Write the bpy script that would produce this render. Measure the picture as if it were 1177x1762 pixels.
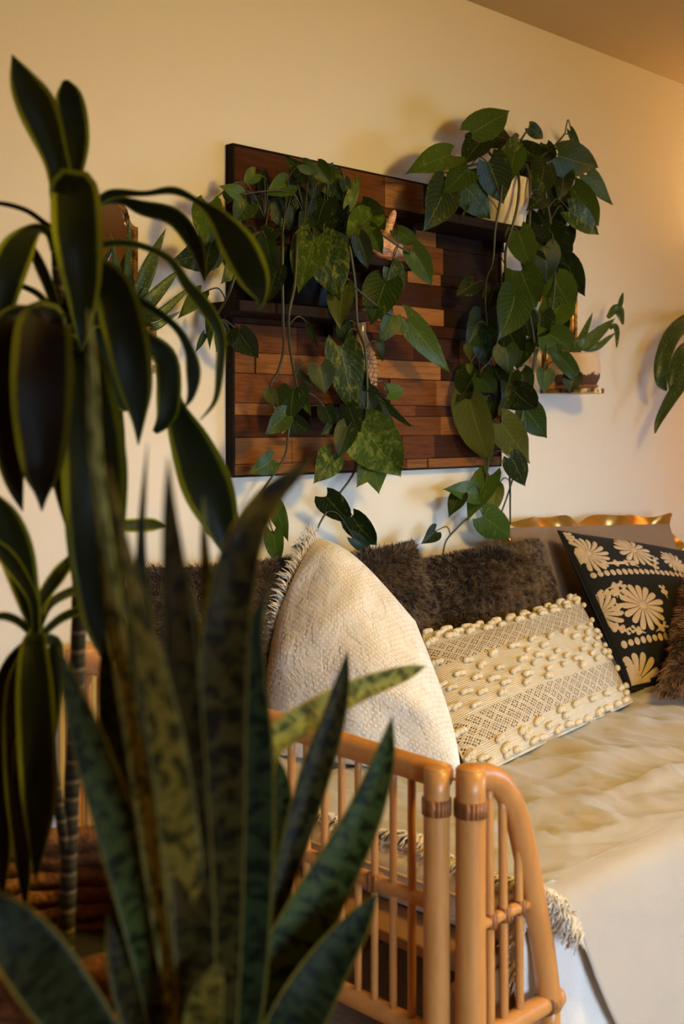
import bpy, math, random
from mathutils import Vector, Matrix, noise
R = random.Random(7)
for o in list(bpy.data.objects): bpy.data.objects.remove(o)
SC = bpy.context.scene
COL = SC.collection
V = Vector
def srgb(r, g, b):
    f = lambda c: c/12.92 if c <= .04045 else ((c+.055)/1.055)**2.4
    return (f(r/255), f(g/255), f(b/255), 1.0)

# ---------------------------------------------------------------- camera
F, CX, HY = 2040.0, 588.5, 727.0
AZ = math.radians(45.6)
CAM = V((0, 0, 1.25))
FW = V((math.cos(AZ), math.sin(AZ), 0)); RT = V((math.sin(AZ), -math.cos(AZ), 0)); UP = V((0, 0, 1))
cd = bpy.data.cameras.new('camera'); cam = bpy.data.objects.new('camera', cd); COL.objects.link(cam)
cam.location = CAM
cam.rotation_euler = (math.pi/2, 0, AZ - math.pi/2)
cd.sensor_fit = 'VERTICAL'; cd.sensor_height = 36; cd.lens = F/1762*36
cd.shift_y = -(881-HY)/1762
cd.clip_start = .05
cd.dof.use_dof = True; cd.dof.focus_distance = 2.55; cd.dof.aperture_fstop = 4.6
SC.camera = cam
# ---------------------------------------------------------------- world, light, exposure
w = bpy.data.worlds.new('world'); SC.world = w; w.use_nodes = True
w.node_tree.nodes['Background'].inputs[0].default_value = (.62, .78, 1, 1)
w.node_tree.nodes['Background'].inputs[1].default_value = 1.0
SC.view_settings.view_transform = 'Standard'; SC.view_settings.look = 'None'
SC.view_settings.gamma = 1; SC.view_settings.use_curve_mapping = False
SC.view_settings.exposure = 0.06
def area(name, loc, rot, sx, sy, power, col):
    l = bpy.data.lights.new(name, 'AREA'); l.shape = 'RECTANGLE'; l.size = sx; l.size_y = sy
    l.energy = power; l.color = col
    o = bpy.data.objects.new(name, l); COL.objects.link(o); o.location = loc; o.rotation_euler = rot
    return o
# area lamps in two unseen windows, added to supply the cool daylight
def daylight(name, loc, to, sx, sy, power, col, spread):
    o = area(name, loc, (0, 0, 0), sx, sy, power, col); o.data.spread = math.radians(spread)
    o.rotation_euler = (V(to)-V(loc)).to_track_quat('-Z', 'Y').to_euler()
daylight('added_side_daylight', (4.57, -.25, 1.15), (2.2, 2.0, .45), 1.25, 1.0, 12.5, (.42, .69, 1.0), 72)
daylight('added_front_daylight', (.6, -2.16, .95), (1.85, 1.2, .08), 1.5, .9, 15.5, (.57, .77, 1.0), 58)

# ---------------------------------------------------------------- pixel helpers (photo frame 1177 x 1762)
def ray(x, y): return FW*F + RT*(x-CX) + UP*(HY-y)
def atY(x, y, Y): r = ray(x, y); return CAM + r*(Y/r.y)
def atX(x, y, X): r = ray(x, y); return CAM + r*(X/r.x)
def atZ(x, y, Z): r = ray(x, y); return CAM + r*((Z-CAM.z)/r.z)
def atD(x, y, d): return CAM + ray(x, y)*(d/F)
def depth(p): return (p-CAM).dot(FW)
W = 2.1

# ---------------------------------------------------------------- materials
MATS = {}
class NT:
    def __init__(s, name):
        m = bpy.data.materials.new(name); m.use_nodes = True; s.m = m; s.t = m.node_tree
        s.b = s.t.nodes['Principled BSDF']; s.out = s.t.nodes['Material Output']; MATS[name] = m
    def n(s, kind, **kw):
        nd = s.t.nodes.new(kind)
        for k, v in kw.items():
            if k in nd.inputs: nd.inputs[k].default_value = v
            else: setattr(nd, k, v)
        return nd
    def l(s, a, b): s.t.links.new(a, b)
    def set(s, **kw):
        for k, v in kw.items(): s.b.inputs[k.replace('_', ' ')].default_value = v
        return s
    def coord(s, out='Object', scale=(1, 1, 1), rot=(0, 0, 0)):
        tc = s.n('ShaderNodeTexCoord'); mp = s.n('ShaderNodeMapping')
        mp.inputs['Scale'].default_value = scale; mp.inputs['Rotation'].default_value = rot
        s.l(tc.outputs[out], mp.inputs[0]); return mp.outputs[0]
    def noise(s, vec, scale, detail=4, rough=.5, dist=0):
        nd = s.n('ShaderNodeTexNoise'); nd.inputs['Scale'].default_value = scale; nd.inputs['Detail'].default_value = detail
        nd.inputs['Roughness'].default_value = rough; nd.inputs['Distortion'].default_value = dist
        if vec is not None: s.l(vec, nd.inputs['Vector'])
        return nd.outputs['Fac']
    def ramp(s, fac, stops, interp='LINEAR'):
        r = s.n('ShaderNodeValToRGB'); r.color_ramp.interpolation = interp
        e = r.color_ramp.elements
        while len(e) < len(stops): e.new(.5)
        for k, (p, c) in enumerate(stops): e[k].position = p; e[k].color = c
        s.l(fac, r.inputs[0]); return r.outputs[0]
    def mix(s, fac, a, b, mode='MIX'):
        m = s.n('ShaderNodeMix', data_type='RGBA', blend_type=mode)
        for sock, v in ((m.inputs[0], fac), (m.inputs[6], a), (m.inputs[7], b)):
            if hasattr(v, 'is_linked') or hasattr(v, 'links'): s.l(v, sock)
            else: sock.default_value = v
        return m.outputs[2]
    def math(s, op, a, b=0.0, c=0.0):
        m = s.n('ShaderNodeMath', operation=op)
        for k, v in enumerate((a, b, c)):
            if hasattr(v, 'links'): s.l(v, m.inputs[k])
            else: m.inputs[k].default_value = v
        return m.outputs[0]
    def bump(s, h, strength=.3, dist=.01):
        b = s.n('ShaderNodeBump'); b.inputs['Strength'].default_value = strength; b.inputs['Distance'].default_value = dist
        s.l(h, b.inputs['Height']); s.l(b.outputs[0], s.b.inputs['Normal'])
    def col(s, c):
        if hasattr(c, 'links'): s.l(c, s.b.inputs['Base Color'])
        else: s.b.inputs['Base Color'].default_value = c
    def ocol(s): return s.n('ShaderNodeObjectInfo').outputs['Color']
BLK, WHT = (0, 0, 0, 1), (1, 1, 1, 1)

def plain(name, c, rough=.6, metal=0, nscale=40, amt=.12, bump=.1):
    t = NT(name); t.set(Roughness=rough, Metallic=metal)
    f = t.noise(t.coord(), nscale)
    d = tuple(x*(1-amt*2) for x in c[:3])+(1,)
    t.col(t.mix(f, d, c)); t.bump(f, bump, .003); return t
# wall paint
t = NT('wall_paint'); t.set(Roughness=.85)
f = t.noise(t.coord(), 160, 5); g = t.noise(t.coord(), 1.2, 3)
t.col(t.mix(g, srgb(226, 214, 195), srgb(233, 221, 203))); t.bump(f, .25, .002)
plain('wall_clay', srgb(184, 132, 80), .9, 0, 120, .03, .2)  # clay colour of the unseen walls, chosen to warm the bounced light
plain('ceiling_paint', srgb(196, 176, 140), .9, 0, 120, .03, .2)
t = NT('floor_wood'); t.set(Roughness=.5)
v = t.coord('Object', (1.2, 12, 1)); f = t.noise(v, 3, 6, .6, .4)
t.col(t.ramp(f, [(.3, srgb(112, 74, 44)), (.7, srgb(158, 112, 72))])); t.bump(f, .15, .004)
plain('rug', srgb(196, 168, 140), .95, 0, 90, .2, .5)
plain('trim_white', srgb(225, 215, 200), .5, 0, 60, .03, .05)
t = NT('window_glass'); t.set(Roughness=.02, Transmission_Weight=1.0, IOR=1.1)
# mosaic planks: the tone comes from the object's own colour
t = NT('plank_wood'); t.set(Roughness=.8); t.b.inputs['Specular IOR Level'].default_value = .12
v = t.coord('Object', (5, 30, 60)); f = t.noise(v, 1.6, 7, .65, 1.4)
v2 = t.coord('Object', (3, 20, 160)); f2 = t.noise(v2, 3.0, 3)
c = t.mix(t.ramp(f, [(.28, (.30, .24, .2, 1)), (.5, (.85, .82, .8, 1)), (.75, (1.2, 1.16, 1.1, 1))]), BLK, WHT)
c = t.mix(1.0, t.ocol(), t.ramp(f, [(.25, (.34, .28, .24, 1)), (.5, (.8, .77, .74, 1)), (.78, (1.0, 1.0, 1.0, 1))]), 'MULTIPLY')
c = t.mix(t.math('MULTIPLY', f2, .5), c, t.mix(1.0, c, (.55, .5, .45, 1), 'MULTIPLY'))
t.col(c); t.bump(f2, .35, .002)
t = NT('dark_wood'); t.set(Roughness=.7); t.b.inputs['Specular IOR Level'].default_value = .12
f = t.noise(t.coord('Object', (4, 30, 60)), 2, 6, .6, .8)
t.col(t.ramp(f, [(.3, srgb(18, 10, 6)), (.7, srgb(38, 22, 13))])); t.bump(f, .12, .002)
plain('black_glaze', srgb(10, 8, 7), .35, 0, 20, .1, .02).b.inputs['Specular IOR Level'].default_value = .03
plain('soil', srgb(38, 26, 18), 1, 0, 120, .4, 1)
# leaves --------------------------------------------------------------
def leafmat(name, build, rough=.38, trans=.22, tcol=(.28, .42, .04, 1)):
    t = NT(name); t.set(Roughness=rough); t.b.inputs['Specular IOR Level'].default_value = .38
    uv = t.n('ShaderNodeTexCoord').outputs['UV']; sp = t.n('ShaderNodeSeparateXYZ'); t.l(uv, sp.inputs[0])
    c, h = build(t, uv, sp.outputs[0], sp.outputs[1]); t.col(c)
    if h is not None: t.bump(h, .10, .003)
    tr = t.n('ShaderNodeBsdfTranslucent'); t.l(t.mix(1.0, c, (1.5, 1.6, .7, 1), 'MULTIPLY'), tr.inputs[0])
    ms = t.n('ShaderNodeMixShader'); ms.inputs[0].default_value = trans
    t.l(t.b.outputs[0], ms.inputs[1]); t.l(tr.outputs[0], ms.inputs[2]); t.l(ms.outputs[0], t.out.inputs[0])
    return t
def b_pothos(t, uv, u, v):
    a = t.math('ABSOLUTE', t.math('SUBTRACT', u, .5))
    mid = t.math('LESS_THAN', a, .012)
    # side veins rising from the midrib
    ph = t.math('SUBTRACT', t.math('MULTIPLY', v, 60.0), t.math('MULTIPLY', a, 46.0))
    vein = t.math('POWER', t.math('ABSOLUTE', t.math('SINE', t.math('MULTIPLY', ph, .5))), 8.0)
    pos = t.n('ShaderNodeTexCoord').outputs['Object']
    mp = t.n('ShaderNodeMapping'); t.l(pos, mp.inputs[0]); mp.inputs['Scale'].default_value = (1, 1, .55)
    blot = t.noise(mp.outputs[0], 70, 6, .68, 1.0)
    big = t.noise(mp.outputs[0], 9, 2)
    oi = t.n('ShaderNodeObjectInfo'); al = oi.outputs['Alpha']
    base = t.mix(1.0, oi.outputs['Color'], t.mix(big, (.72, .72, .72, 1), (1.2, 1.2, 1.1, 1)), 'MULTIPLY')
    var = t.ramp(t.math('ADD', blot, t.math('MULTIPLY', t.math('SUBTRACT', 1.0, al), .3)), [(.60, BLK), (.80, WHT)])
    c = t.mix(t.math('MULTIPLY', var, .7), base, srgb(138, 144, 62))
    c = t.mix(t.math('MULTIPLY', vein, .07), c, srgb(120, 140, 60))
    c = t.mix(t.math('MULTIPLY', mid, .35), c, srgb(132, 150, 66))
    return c, vein
leafmat('pothos_leaf', b_pothos, .42, .2).b.inputs['Specular IOR Level'].default_value = .2
def b_drac(t, uv, u, v):
    a = t.math('ABSOLUTE', t.math('SUBTRACT', u, .5))
    mp = t.n('ShaderNodeMapping'); t.l(uv, mp.inputs[0]); mp.inputs['Scale'].default_value = (34, 1.2, 1)
    st = t.noise(mp.outputs[0], 1.0, 3)
    base = t.mix(1.0, t.ocol(), t.mix(st, (.55, .55, .55, 1), (1.4, 1.4, 1.3, 1)), 'MULTIPLY')
    mp2 = t.n('ShaderNodeMapping'); t.l(uv, mp2.inputs[0]); mp2.inputs['Scale'].default_value = (2, 5, 1)
    wob = t.math('MULTIPLY', t.noise(mp2.outputs[0], 2, 2), .07)
    e = t.math('ADD', a, wob)
    edge = t.ramp(e, [(.0, BLK), (.385, BLK), (.45, WHT)])
    return t.mix(t.math('MULTIPLY', edge, t.n('ShaderNodeObjectInfo').outputs['Alpha']), base, srgb(150, 160, 38)), st
leafmat('dracaena_leaf', b_drac, .45, .16).b.inputs['Specular IOR Level'].default_value = .16
def b_snake(t, uv, u, v):
    a = t.math('ABSOLUTE', t.math('SUBTRACT', u, .5))
    mp = t.n('ShaderNodeMapping'); t.l(uv, mp.inputs[0]); mp.inputs['Scale'].default_value = (1.6, 30, 1)
    oi = t.n('ShaderNodeObjectInfo')
    cmb = t.n('ShaderNodeVectorMath', operation='ADD'); t.l(mp.outputs[0], cmb.inputs[0])
    cx = t.n('ShaderNodeCombineXYZ'); t.l(t.math('MULTIPLY', oi.outputs['Random'], 40.0), cx.inputs[0]); t.l(cx.outputs[0], cmb.inputs[1])
    bn = t.noise(cmb.outputs[0], 1.5, 4, .6, .7)
    band = t.ramp(bn, [(.43, BLK), (.53, WHT)])
    dark = t.mix(1.0, oi.outputs['Color'], (.16, .19, .15, 1), 'MULTIPLY')
    c = t.mix(band, dark, oi.outputs['Color'])
    edge = t.ramp(a, [(0, BLK), (.445, BLK), (.462, WHT)])
    return t.mix(edge, c, srgb(118, 108, 40)), bn
leafmat('snake_leaf', b_snake, .55, .06).b.inputs['Specular IOR Level'].default_value = .2
def b_aloe(t, uv, u, v):
    f = t.noise(t.coord('Object'), 260, 2)
    return t.mix(t.ramp(f, [(.62, BLK), (.7, WHT)]), t.ocol(), srgb(140, 150, 96)), None
leafmat('aloe_leaf', b_aloe, .4, .08)
plain('vine', srgb(64, 62, 28), .5, 0, 60, .3, .1)
t = NT('trunk'); t.set(Roughness=.8)
wv = t.n('ShaderNodeTexWave', bands_direction='Z', wave_type='BANDS'); wv.inputs['Scale'].default_value = 16; wv.inputs['Distortion'].default_value = 2
t.l(t.coord(), wv.inputs['Vector']); t.col(t.ramp(wv.outputs['Fac'], [(.02, srgb(120, 104, 78)), (.18, srgb(34, 32, 24)), (1, srgb(52, 48, 32))]))
t.bump(wv.outputs['Fac'], .4, .004)
# rattan, basket -------------------------------------------------------
t = NT('rattan'); t.set(Roughness=.36)
f = t.noise(t.coord('Object', (1, 1, .25)), 38, 5, .6, .6); g = t.noise(t.coord(), 6, 3)
c = t.mix(f, srgb(152, 92, 38), srgb(224, 160, 90)); t.col(t.mix(t.math('MULTIPLY', g, .6), c, srgb(206, 140, 72))); t.bump(f, .12, .002)
t = NT('rattan_wrap'); t.set(Roughness=.5)
wv = t.n('ShaderNodeTexWave'); wv.inputs['Scale'].default_value = 60; t.l(t.coord(), wv.inputs['Vector'])
t.col(t.mix(wv.outputs['Fac'], srgb(104, 58, 24), srgb(178, 112, 56))); t.bump(wv.outputs['Fac'], .5, .003)
t = NT('seagrass'); t.set(Roughness=.8)
vv = t.coord('Object', (1, 1, 1)); f = t.noise(vv, 90, 4, .6); g = t.noise(vv, 25, 2)
t.col(t.ramp(t.math('MULTIPLY', t.math('ADD', f, g), .5), [(.35, srgb(74, 42, 18)), (.5, srgb(126, 78, 38)), (.68, srgb(172, 118, 66))])); t.bump(f, .9, .006)
# textiles ---------------------------------------------------------------
def weave(name, c1, c2, scale, bump=.5, rough=.95, big=.3):
    t = NT(name); t.set(Roughness=rough); t.b.inputs['Sheen Weight'].default_value = .15
    v = t.coord('UV')
    ch = t.n('ShaderNodeTexChecker'); ch.inputs['Scale'].default_value = scale; t.l(v, ch.inputs[0])
    n = t.noise(t.coord(), 300, 3)
    f = t.math('ADD', t.math('MULTIPLY', ch.outputs['Fac'], .5), t.math('MULTIPLY', n, .5))
    t.col(t.mix(f, c1, c2)); t.bump(f, bump, .003); return t
weave('mattress_ticking', srgb(196, 174, 146), srgb(212, 192, 164), 120, .3)
weave('taupe_linen', srgb(104, 82, 62), srgb(150, 124, 98), 180, .4)
t = NT('blanket_beige'); t.set(Roughness=.75); t.b.inputs['Sheen Weight'].default_value = .35
f = t.noise(t.coord(), 420, 3); g = t.noise(t.coord(), 5, 3)
t.col(t.mix(g, srgb(172, 162, 148), srgb(188, 178, 164))); t.bump(f, .35, .002)
t = NT('sheet_white'); t.set(Roughness=.9)
f = t.noise(t.coord(), 350, 3); t.col(t.mix(f, srgb(228, 222, 212), srgb(240, 236, 228))); t.bump(f, .4, .003)
plain('throw_tan', srgb(186, 156, 116), .95, 0, 70, .25, 1)
# white woven pillow: rows of small dashes
t = NT('white_weave'); t.set(Roughness=.92); t.b.inputs['Sheen Weight'].default_value = .2
br = t.n('ShaderNodeTexBrick'); br.inputs['Scale'].default_value = 1; br.offset = .38
br.inputs['Color1'].default_value = WHT; br.inputs['Color2'].default_value = (.6, .6, .6, 1); br.inputs['Mortar'].default_value = BLK
br.inputs['Mortar Size'].default_value = .22; br.inputs['Brick Width'].default_value = 1.0; br.inputs['Row Height'].default_value = .8
t.l(t.coord('UV', (46, 36, 1), (0, 0, .32)), br.inputs['Vector'])
zz = t.noise(t.coord('UV', (9, 7, 1), (0, 0, .6)), 1.0, 3, .6, 1.5)
msk = t.ramp(zz, [(.36, (.35, .35, .35, 1)), (.60, WHT)])
h = t.mix(msk, (.72, .72, .72, 1), br.outputs['Color'])
t.col(t.mix(h, srgb(224, 208, 186), srgb(252, 250, 247))); t.bump(h, .9, .005)
plain('fringe_thread', srgb(236, 222, 202), .9, 0, 80, .1, .1)
plain('wool_pompom', srgb(232, 212, 178), .9, 0, 160, .14, .8)
# cream pillow: plain grounds with diamond-woven bands
t = NT('cream_weave'); t.set(Roughness=.93)
tc = t.n('ShaderNodeTexCoord'); sp = t.n('ShaderNodeSeparateXYZ'); t.l(tc.outputs['UV'], sp.inputs[0])
u, v = sp.outputs[0], sp.outputs[1]
def tri(x, k): return t.math('PINGPONG', t.math('MULTIPLY', x, k), .5)
dia = t.math('ADD', tri(u, 17.0), tri(v, 13.0))
dl = t.math('PINGPONG', t.math('MULTIPLY', dia, 2.0), .5)
dots = t.math('MULTIPLY', t.math('SINE', t.math('MULTIPLY', u, 420.0)), t.math('SINE', t.math('MULTIPLY', v, 270.0)))
pat = t.math('MULTIPLY', t.ramp(dl, [(.1, BLK), (.35, WHT)]), t.ramp(dots, [(.05, BLK), (.3, WHT)]))
def inband(a, b): return t.math('MULTIPLY', t.math('GREATER_THAN', v, a), t.math('LESS_THAN', v, b))
bands = t.math('ADD', inband(.14, .32), inband(.70, .88))
k = t.math('MULTIPLY', pat, bands)
wv = t.math('MULTIPLY', t.math('SINE', t.math('MULTIPLY', v, 500.0)), .5)
ground = t.mix(t.noise(t.coord(), 40, 3), srgb(196, 176, 146), srgb(220, 204, 176))
t.col(t.mix(k, ground, srgb(112, 74, 40)))
t.bump(t.math('SUBTRACT', t.math('MULTIPLY', wv, .3), k), .8, .004)
plain('black_cloth', srgb(20, 18, 17), .95, 0, 260, .3, .6)
plain('embroidery', srgb(206, 180, 150), .85, 0, 220, .12, .6)
t = NT('gold_satin'); t.set(Roughness=.28, Metallic=.55); f = t.noise(t.coord(), 12, 3)
t.col(t.mix(f, srgb(150, 96, 26), srgb(214, 158, 66))); t.bump(f, .2, .006)
def furmat(name, root, tip):
    t = NT(name); t.set(Roughness=.6); sp = t.n('ShaderNodeSeparateXYZ'); t.l(t.n('ShaderNodeTexCoord').outputs['UV'], sp.inputs[0])
    rr = t.mix(t.math('POWER', sp.outputs[1], 2.2), root, tip)
    t.col(t.mix(1.0, rr, t.mix(sp.outputs[0], (.6, .6, .6, 1), (1.3, 1.25, 1.2, 1)), 'MULTIPLY'))
furmat('fur_brown', srgb(44, 32, 24), srgb(150, 124, 100)); plain('fur_skin', srgb(58, 43, 32), .95, 0, 90, .3, .6)
furmat('fur_russet', srgb(52, 32, 20), srgb(190, 142, 100))
# small things
t = NT('pot_white'); t.set(Roughness=.6); f = t.noise(t.coord('Object', (1, 1, .3)), 22, 5, .6)
t.col(t.ramp(f, [(.35, srgb(186, 166, 132)), (.55, srgb(226, 212, 184))])); t.bump(f, .15, .003)
t = NT('pot_worn'); t.set(Roughness=.85); f = t.noise(t.coord(), 55, 6, .7)
sp = t.n('ShaderNodeSeparateXYZ'); t.l(t.n('ShaderNodeTexCoord').outputs['Object'], sp.inputs[0])
k = t.math('ADD', t.math('MULTIPLY', sp.outputs[2], 14.0), t.math('MULTIPLY', f, .9))
t.col(t.ramp(k, [(.98, srgb(84, 52, 36)), (1.0, srgb(206, 176, 148))])); t.bump(f, .5, .004)
for e in ():
    pass
plain('terracotta', srgb(150, 84, 50), .85, 0, 40, .2, .4)
t = NT('mirror_glass'); t.set(Roughness=.03, Metallic=1.0); t.col((.82, .8, .76, 1))
t = NT('gilt'); t.set(Roughness=.35, Metallic=.7); f = t.noise(t.coord(), 60, 4)
t.col(t.ramp(f, [(.35, srgb(84, 50, 22)), (.6, srgb(196, 146, 70))])); t.bump(f, .3, .003)
t = NT('amber_glass'); t.set(Roughness=.03, IOR=1.5, Transmission_Weight=.6); t.col(srgb(220, 178, 138)); t.b.inputs['Specular IOR Level'].default_value = 1.0
t = NT('shell_pink'); t.set(Roughness=.5); f = t.noise(t.coord('Object', (1, 1, 4)), 45, 5, .7, 1.5)
t.col(t.ramp(f, [(.38, srgb(232, 202, 172)), (.52, srgb(222, 168, 132)), (.66, srgb(168, 92, 54))])); t.bump(f, .4, .003)
plain('brass', srgb(176, 128, 60), .3, .9, 40, .1, .05)
t = NT('lamp_fabric'); t.set(Roughness=.9); t.col(srgb(240, 206, 150)); t.b.inputs['Emission Color'].default_value = (1, .55, .2, 1); t.b.inputs['Emission Strength'].default_value = 1.5
plain('oak', srgb(150, 108, 68), .5, 0, 30, .2, .2)

# ---------------------------------------------------------------- mesh helpers
def empty(name, loc, label, cat, group=None):
    o = bpy.data.objects.new(name, None); COL.objects.link(o); o.location = loc; o.empty_display_size = .05
    tag(o, label, cat, group); return o
def tag(o, label=None, cat=None, group=None, kind=None):
    if label: o['label'] = label
    if cat: o['category'] = cat
    if group: o['group'] = group
    if kind: o['kind'] = kind
    return o
def origin_of(p):
    q = V((0, 0, 0))
    while p is not None: q += p.location; p = p.parent
    return q
def mk(name, verts, faces, mat, parent=None, smooth=True, uvs=None, color=None, at=None):
    """verts in world metres; the object sits under its parent (at = own origin when top-level)"""
    me = bpy.data.meshes.new(name)
    org = origin_of(parent) if parent is not None else (V(at) if at is not None else V((0, 0, 0)))
    me.from_pydata([tuple(V(p)-org) for p in verts], [], faces)
    if uvs:
        ul = me.uv_layers.new(name='UVMap'); idx = [0]*len(me.loops); me.loops.foreach_get('vertex_index', idx)
        flat = []
        for i in idx: flat += uvs[i]
        ul.data.foreach_set('uv', flat)
    if smooth: me.polygons.foreach_set('use_smooth', [True]*len(me.polygons))
    me.materials.append(MATS[mat]); me.update()
    o = bpy.data.objects.new(name, me); COL.objects.link(o)
    if parent is not None: o.parent = parent
    else: o.location = org
    if color: o.color = color
    return o
def boxg(x0, x1, y0, y1, z0, z1, b=0.0):
    if b <= 0:
        vs = [(x, y, z) for x in (x0, x1) for y in (y0, y1) for z in (z0, z1)]
        fs = [(0, 1, 3, 2), (4, 6, 7, 5), (0, 4, 5, 1), (2, 3, 7, 6), (0, 2, 6, 4), (1, 5, 7, 3)]
        return vs, fs
    vs, fs = [], []   # chamfered box
    X, Y, Z = (x0, x1), (y0, y1), (z0, z1)
    idx = {}
    for i in (0, 1):
        for j in (0, 1):
            for k in (0, 1):
                sx, sy, sz = (b if i == 0 else -b), (b if j == 0 else -b), (b if k == 0 else -b)
                idx[i, j, k, 0] = len(vs); vs.append((X[i], Y[j]+sy, Z[k]+sz))
                idx[i, j, k, 1] = len(vs); vs.append((X[i]+sx, Y[j], Z[k]+sz))
                idx[i, j, k, 2] = len(vs); vs.append((X[i]+sx, Y[j]+sy, Z[k]))
                fs.append((idx[i, j, k, 0], idx[i, j, k, 1], idx[i, j, k, 2]))
    for i in (0, 1):
        fs.append([idx[i, j, k, 0] for j, k in ((0, 0), (1, 0), (1, 1), (0, 1))])
        fs.append([idx[j, i, k, 1] for j, k in ((0, 0), (1, 0), (1, 1), (0, 1))])
        fs.append([idx[j, k, i, 2] for j, k in ((0, 0), (1, 0), (1, 1), (0, 1))])
    for i in (0, 1):
        for j in (0, 1):
            fs.append([idx[i, j, 0, 0], idx[i, j, 1, 0], idx[i, j, 1, 1], idx[i, j, 0, 1]])
            fs.append([idx[i, 0, j, 0], idx[i, 1, j, 0], idx[i, 1, j, 2], idx[i, 0, j, 2]])
            fs.append([idx[0, i, j, 1], idx[1, i, j, 1], idx[1, i, j, 2], idx[0, i, j, 2]])
    return vs, fs
def fixn(o):
    import bmesh
    bm = bmesh.new(); bm.from_mesh(o.data); bmesh.ops.recalc_face_normals(bm, faces=bm.faces); bm.to_mesh(o.data); bm.free(); return o
def box(name, x0, x1, y0, y1, z0, z1, mat, parent=None, b=0.0, color=None, at=None):
    vs, fs = boxg(x0, x1, y0, y1, z0, z1, b)
    return fixn(mk(name, vs, fs, mat, parent, False, color=color, at=at))
def join(*gs):
    vs, fs = [], []
    for v, f in gs:
        n = len(vs); vs += list(v); fs += [tuple(i+n for i in q) for q in f]
    return vs, fs
def cr(pts, n):
    """Catmull-Rom through tuples of any length, n samples a span"""
    out = []
    P = [pts[0]] + list(pts) + [pts[-1]]
    for i in range(1, len(P)-2):
        a, b, c, d = P[i-1], P[i], P[i+1], P[i+2]
        for k in range(n):
            t = k/n
            out.append(tuple(.5*((2*b[j]) + (c[j]-a[j])*t + (2*a[j]-5*b[j]+4*c[j]-d[j])*t*t + (3*b[j]-a[j]-3*c[j]+d[j])*t**3) for j in range(len(b))))
    out.append(tuple(pts[-1])); return out
def tubeg(pts, rad, seg=8, cap=True):
    pts = [V(p) for p in pts]; n = len(pts)
    rr = rad if isinstance(rad, (list, tuple)) else [rad]*n
    vs, fs = [], []
    ref = None
    for i, p in enumerate(pts):
        tg = (pts[min(i+1, n-1)]-pts[max(i-1, 0)])
        if tg.length < 1e-9: tg = V((0, 0, 1))
        tg.normalize()
        if ref is None: ref = tg.orthogonal().normalized()
        ref = (ref - tg*ref.dot(tg))
        ref = ref.normalized() if ref.length > 1e-6 else tg.orthogonal().normalized()
        bi = tg.cross(ref)
        for k in range(seg):
            a = 2*math.pi*k/seg
            vs.append(p + (ref*math.cos(a)+bi*math.sin(a))*rr[i])
    for i in range(n-1):
        for k in range(seg):
            k2 = (k+1) % seg
            fs.append((i*seg+k, i*seg+k2, (i+1)*seg+k2, (i+1)*seg+k))
    if cap:
        fs.append(tuple(reversed(range(seg)))); fs.append(tuple(range((n-1)*seg, n*seg)))
    return vs, fs
def tube(name, pts, rad, mat, parent=None, seg=8, at=None, color=None):
    v, f = tubeg(pts, rad, seg); return mk(name, v, f, mat, parent, True, at=at, color=color)
def latheg(c, prof, seg=32, sx=1, sy=1, closed=False):
    vs, fs = [], []; c = V(c)
    for r, z in prof:
        for k in range(seg):
            a = 2*math.pi*k/seg; vs.append((c.x+r*sx*math.cos(a), c.y+r*sy*math.sin(a), c.z+z))
    for i in range(len(prof)-1):
        for k in range(seg):
            k2 = (k+1) % seg; fs.append((i*seg+k, i*seg+k2, (i+1)*seg+k2, (i+1)*seg+k))
    fs.append(tuple(reversed(range(seg))))
    fs.append(tuple(range((len(prof)-1)*seg, len(prof)*seg)))
    return vs, fs
def lathe(name, c, prof, mat, parent=None, seg=32, sx=1, sy=1, at=None):
    v, f = latheg(c, prof, seg, sx, sy); return mk(name, v, f, mat, parent, True, at=at)
def sphereg(c, r, seg=10, rings=6, sx=1, sy=1, sz=1):
    c = V(c); vs = [(c.x, c.y, c.z+r*sz)]; fs = []
    for i in range(1, rings):
        th = math.pi*i/rings
        for k in range(seg):
            a = 2*math.pi*k/seg; vs.append((c.x+r*sx*math.sin(th)*math.cos(a), c.y+r*sy*math.sin(th)*math.sin(a), c.z+r*sz*math.cos(th)))
    vs.append((c.x, c.y, c.z-r*sz)); L = len(vs)-1
    for k in range(seg): fs.append((0, 1+k, 1+(k+1) % seg)); fs.append((L, L-seg+(k+1) % seg, L-seg+k))
    for i in range(rings-2):
        for k in range(seg):
            a = 1+i*seg+k; b = 1+i*seg+(k+1) % seg; fs.append((a, a+seg, b+seg, b))
    return vs, fs

# ================================================================ THE ROOM
X0, X1, Y0, ZC = -1.2, 4.6, -2.2, 2.417
def struct(o, label, cat): tag(o, label, cat, kind='structure'); return o
struct(box('wall_back', X0-.1, X1+.1, W, W+.1, 0, ZC, 'wall_paint'), 'cream painted plaster wall behind the daybed and hanging plants', 'wall')
struct(box('wall_left', X0-.1, X0, Y0, W, 0, ZC, 'wall_clay'), 'clay coloured plaster wall at the plant end of the room', 'wall')
g = join(boxg(X1, X1+.1, Y0, -.9, 0, ZC), boxg(X1, X1+.1, .4, W, 0, ZC), boxg(X1, X1+.1, -.9, .4, 0, .6), boxg(X1, X1+.1, -.9, .4, 1.75, ZC))
struct(fixn(mk('wall_right', *g, 'wall_clay', None, False)), 'clay coloured plaster wall with the side window opening', 'wall')
g = join(boxg(X0-.1, -.2, Y0-.1, Y0, 0, ZC), boxg(1.4, X1+.1, Y0-.1, Y0, 0, ZC), boxg(-.2, 1.4, Y0-.1, Y0, 0, .55), boxg(-.2, 1.4, Y0-.1, Y0, 1.6, ZC))
struct(fixn(mk('wall_front', *g, 'wall_clay', None, False)), 'clay coloured plaster wall with the front window opening', 'wall')
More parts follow.
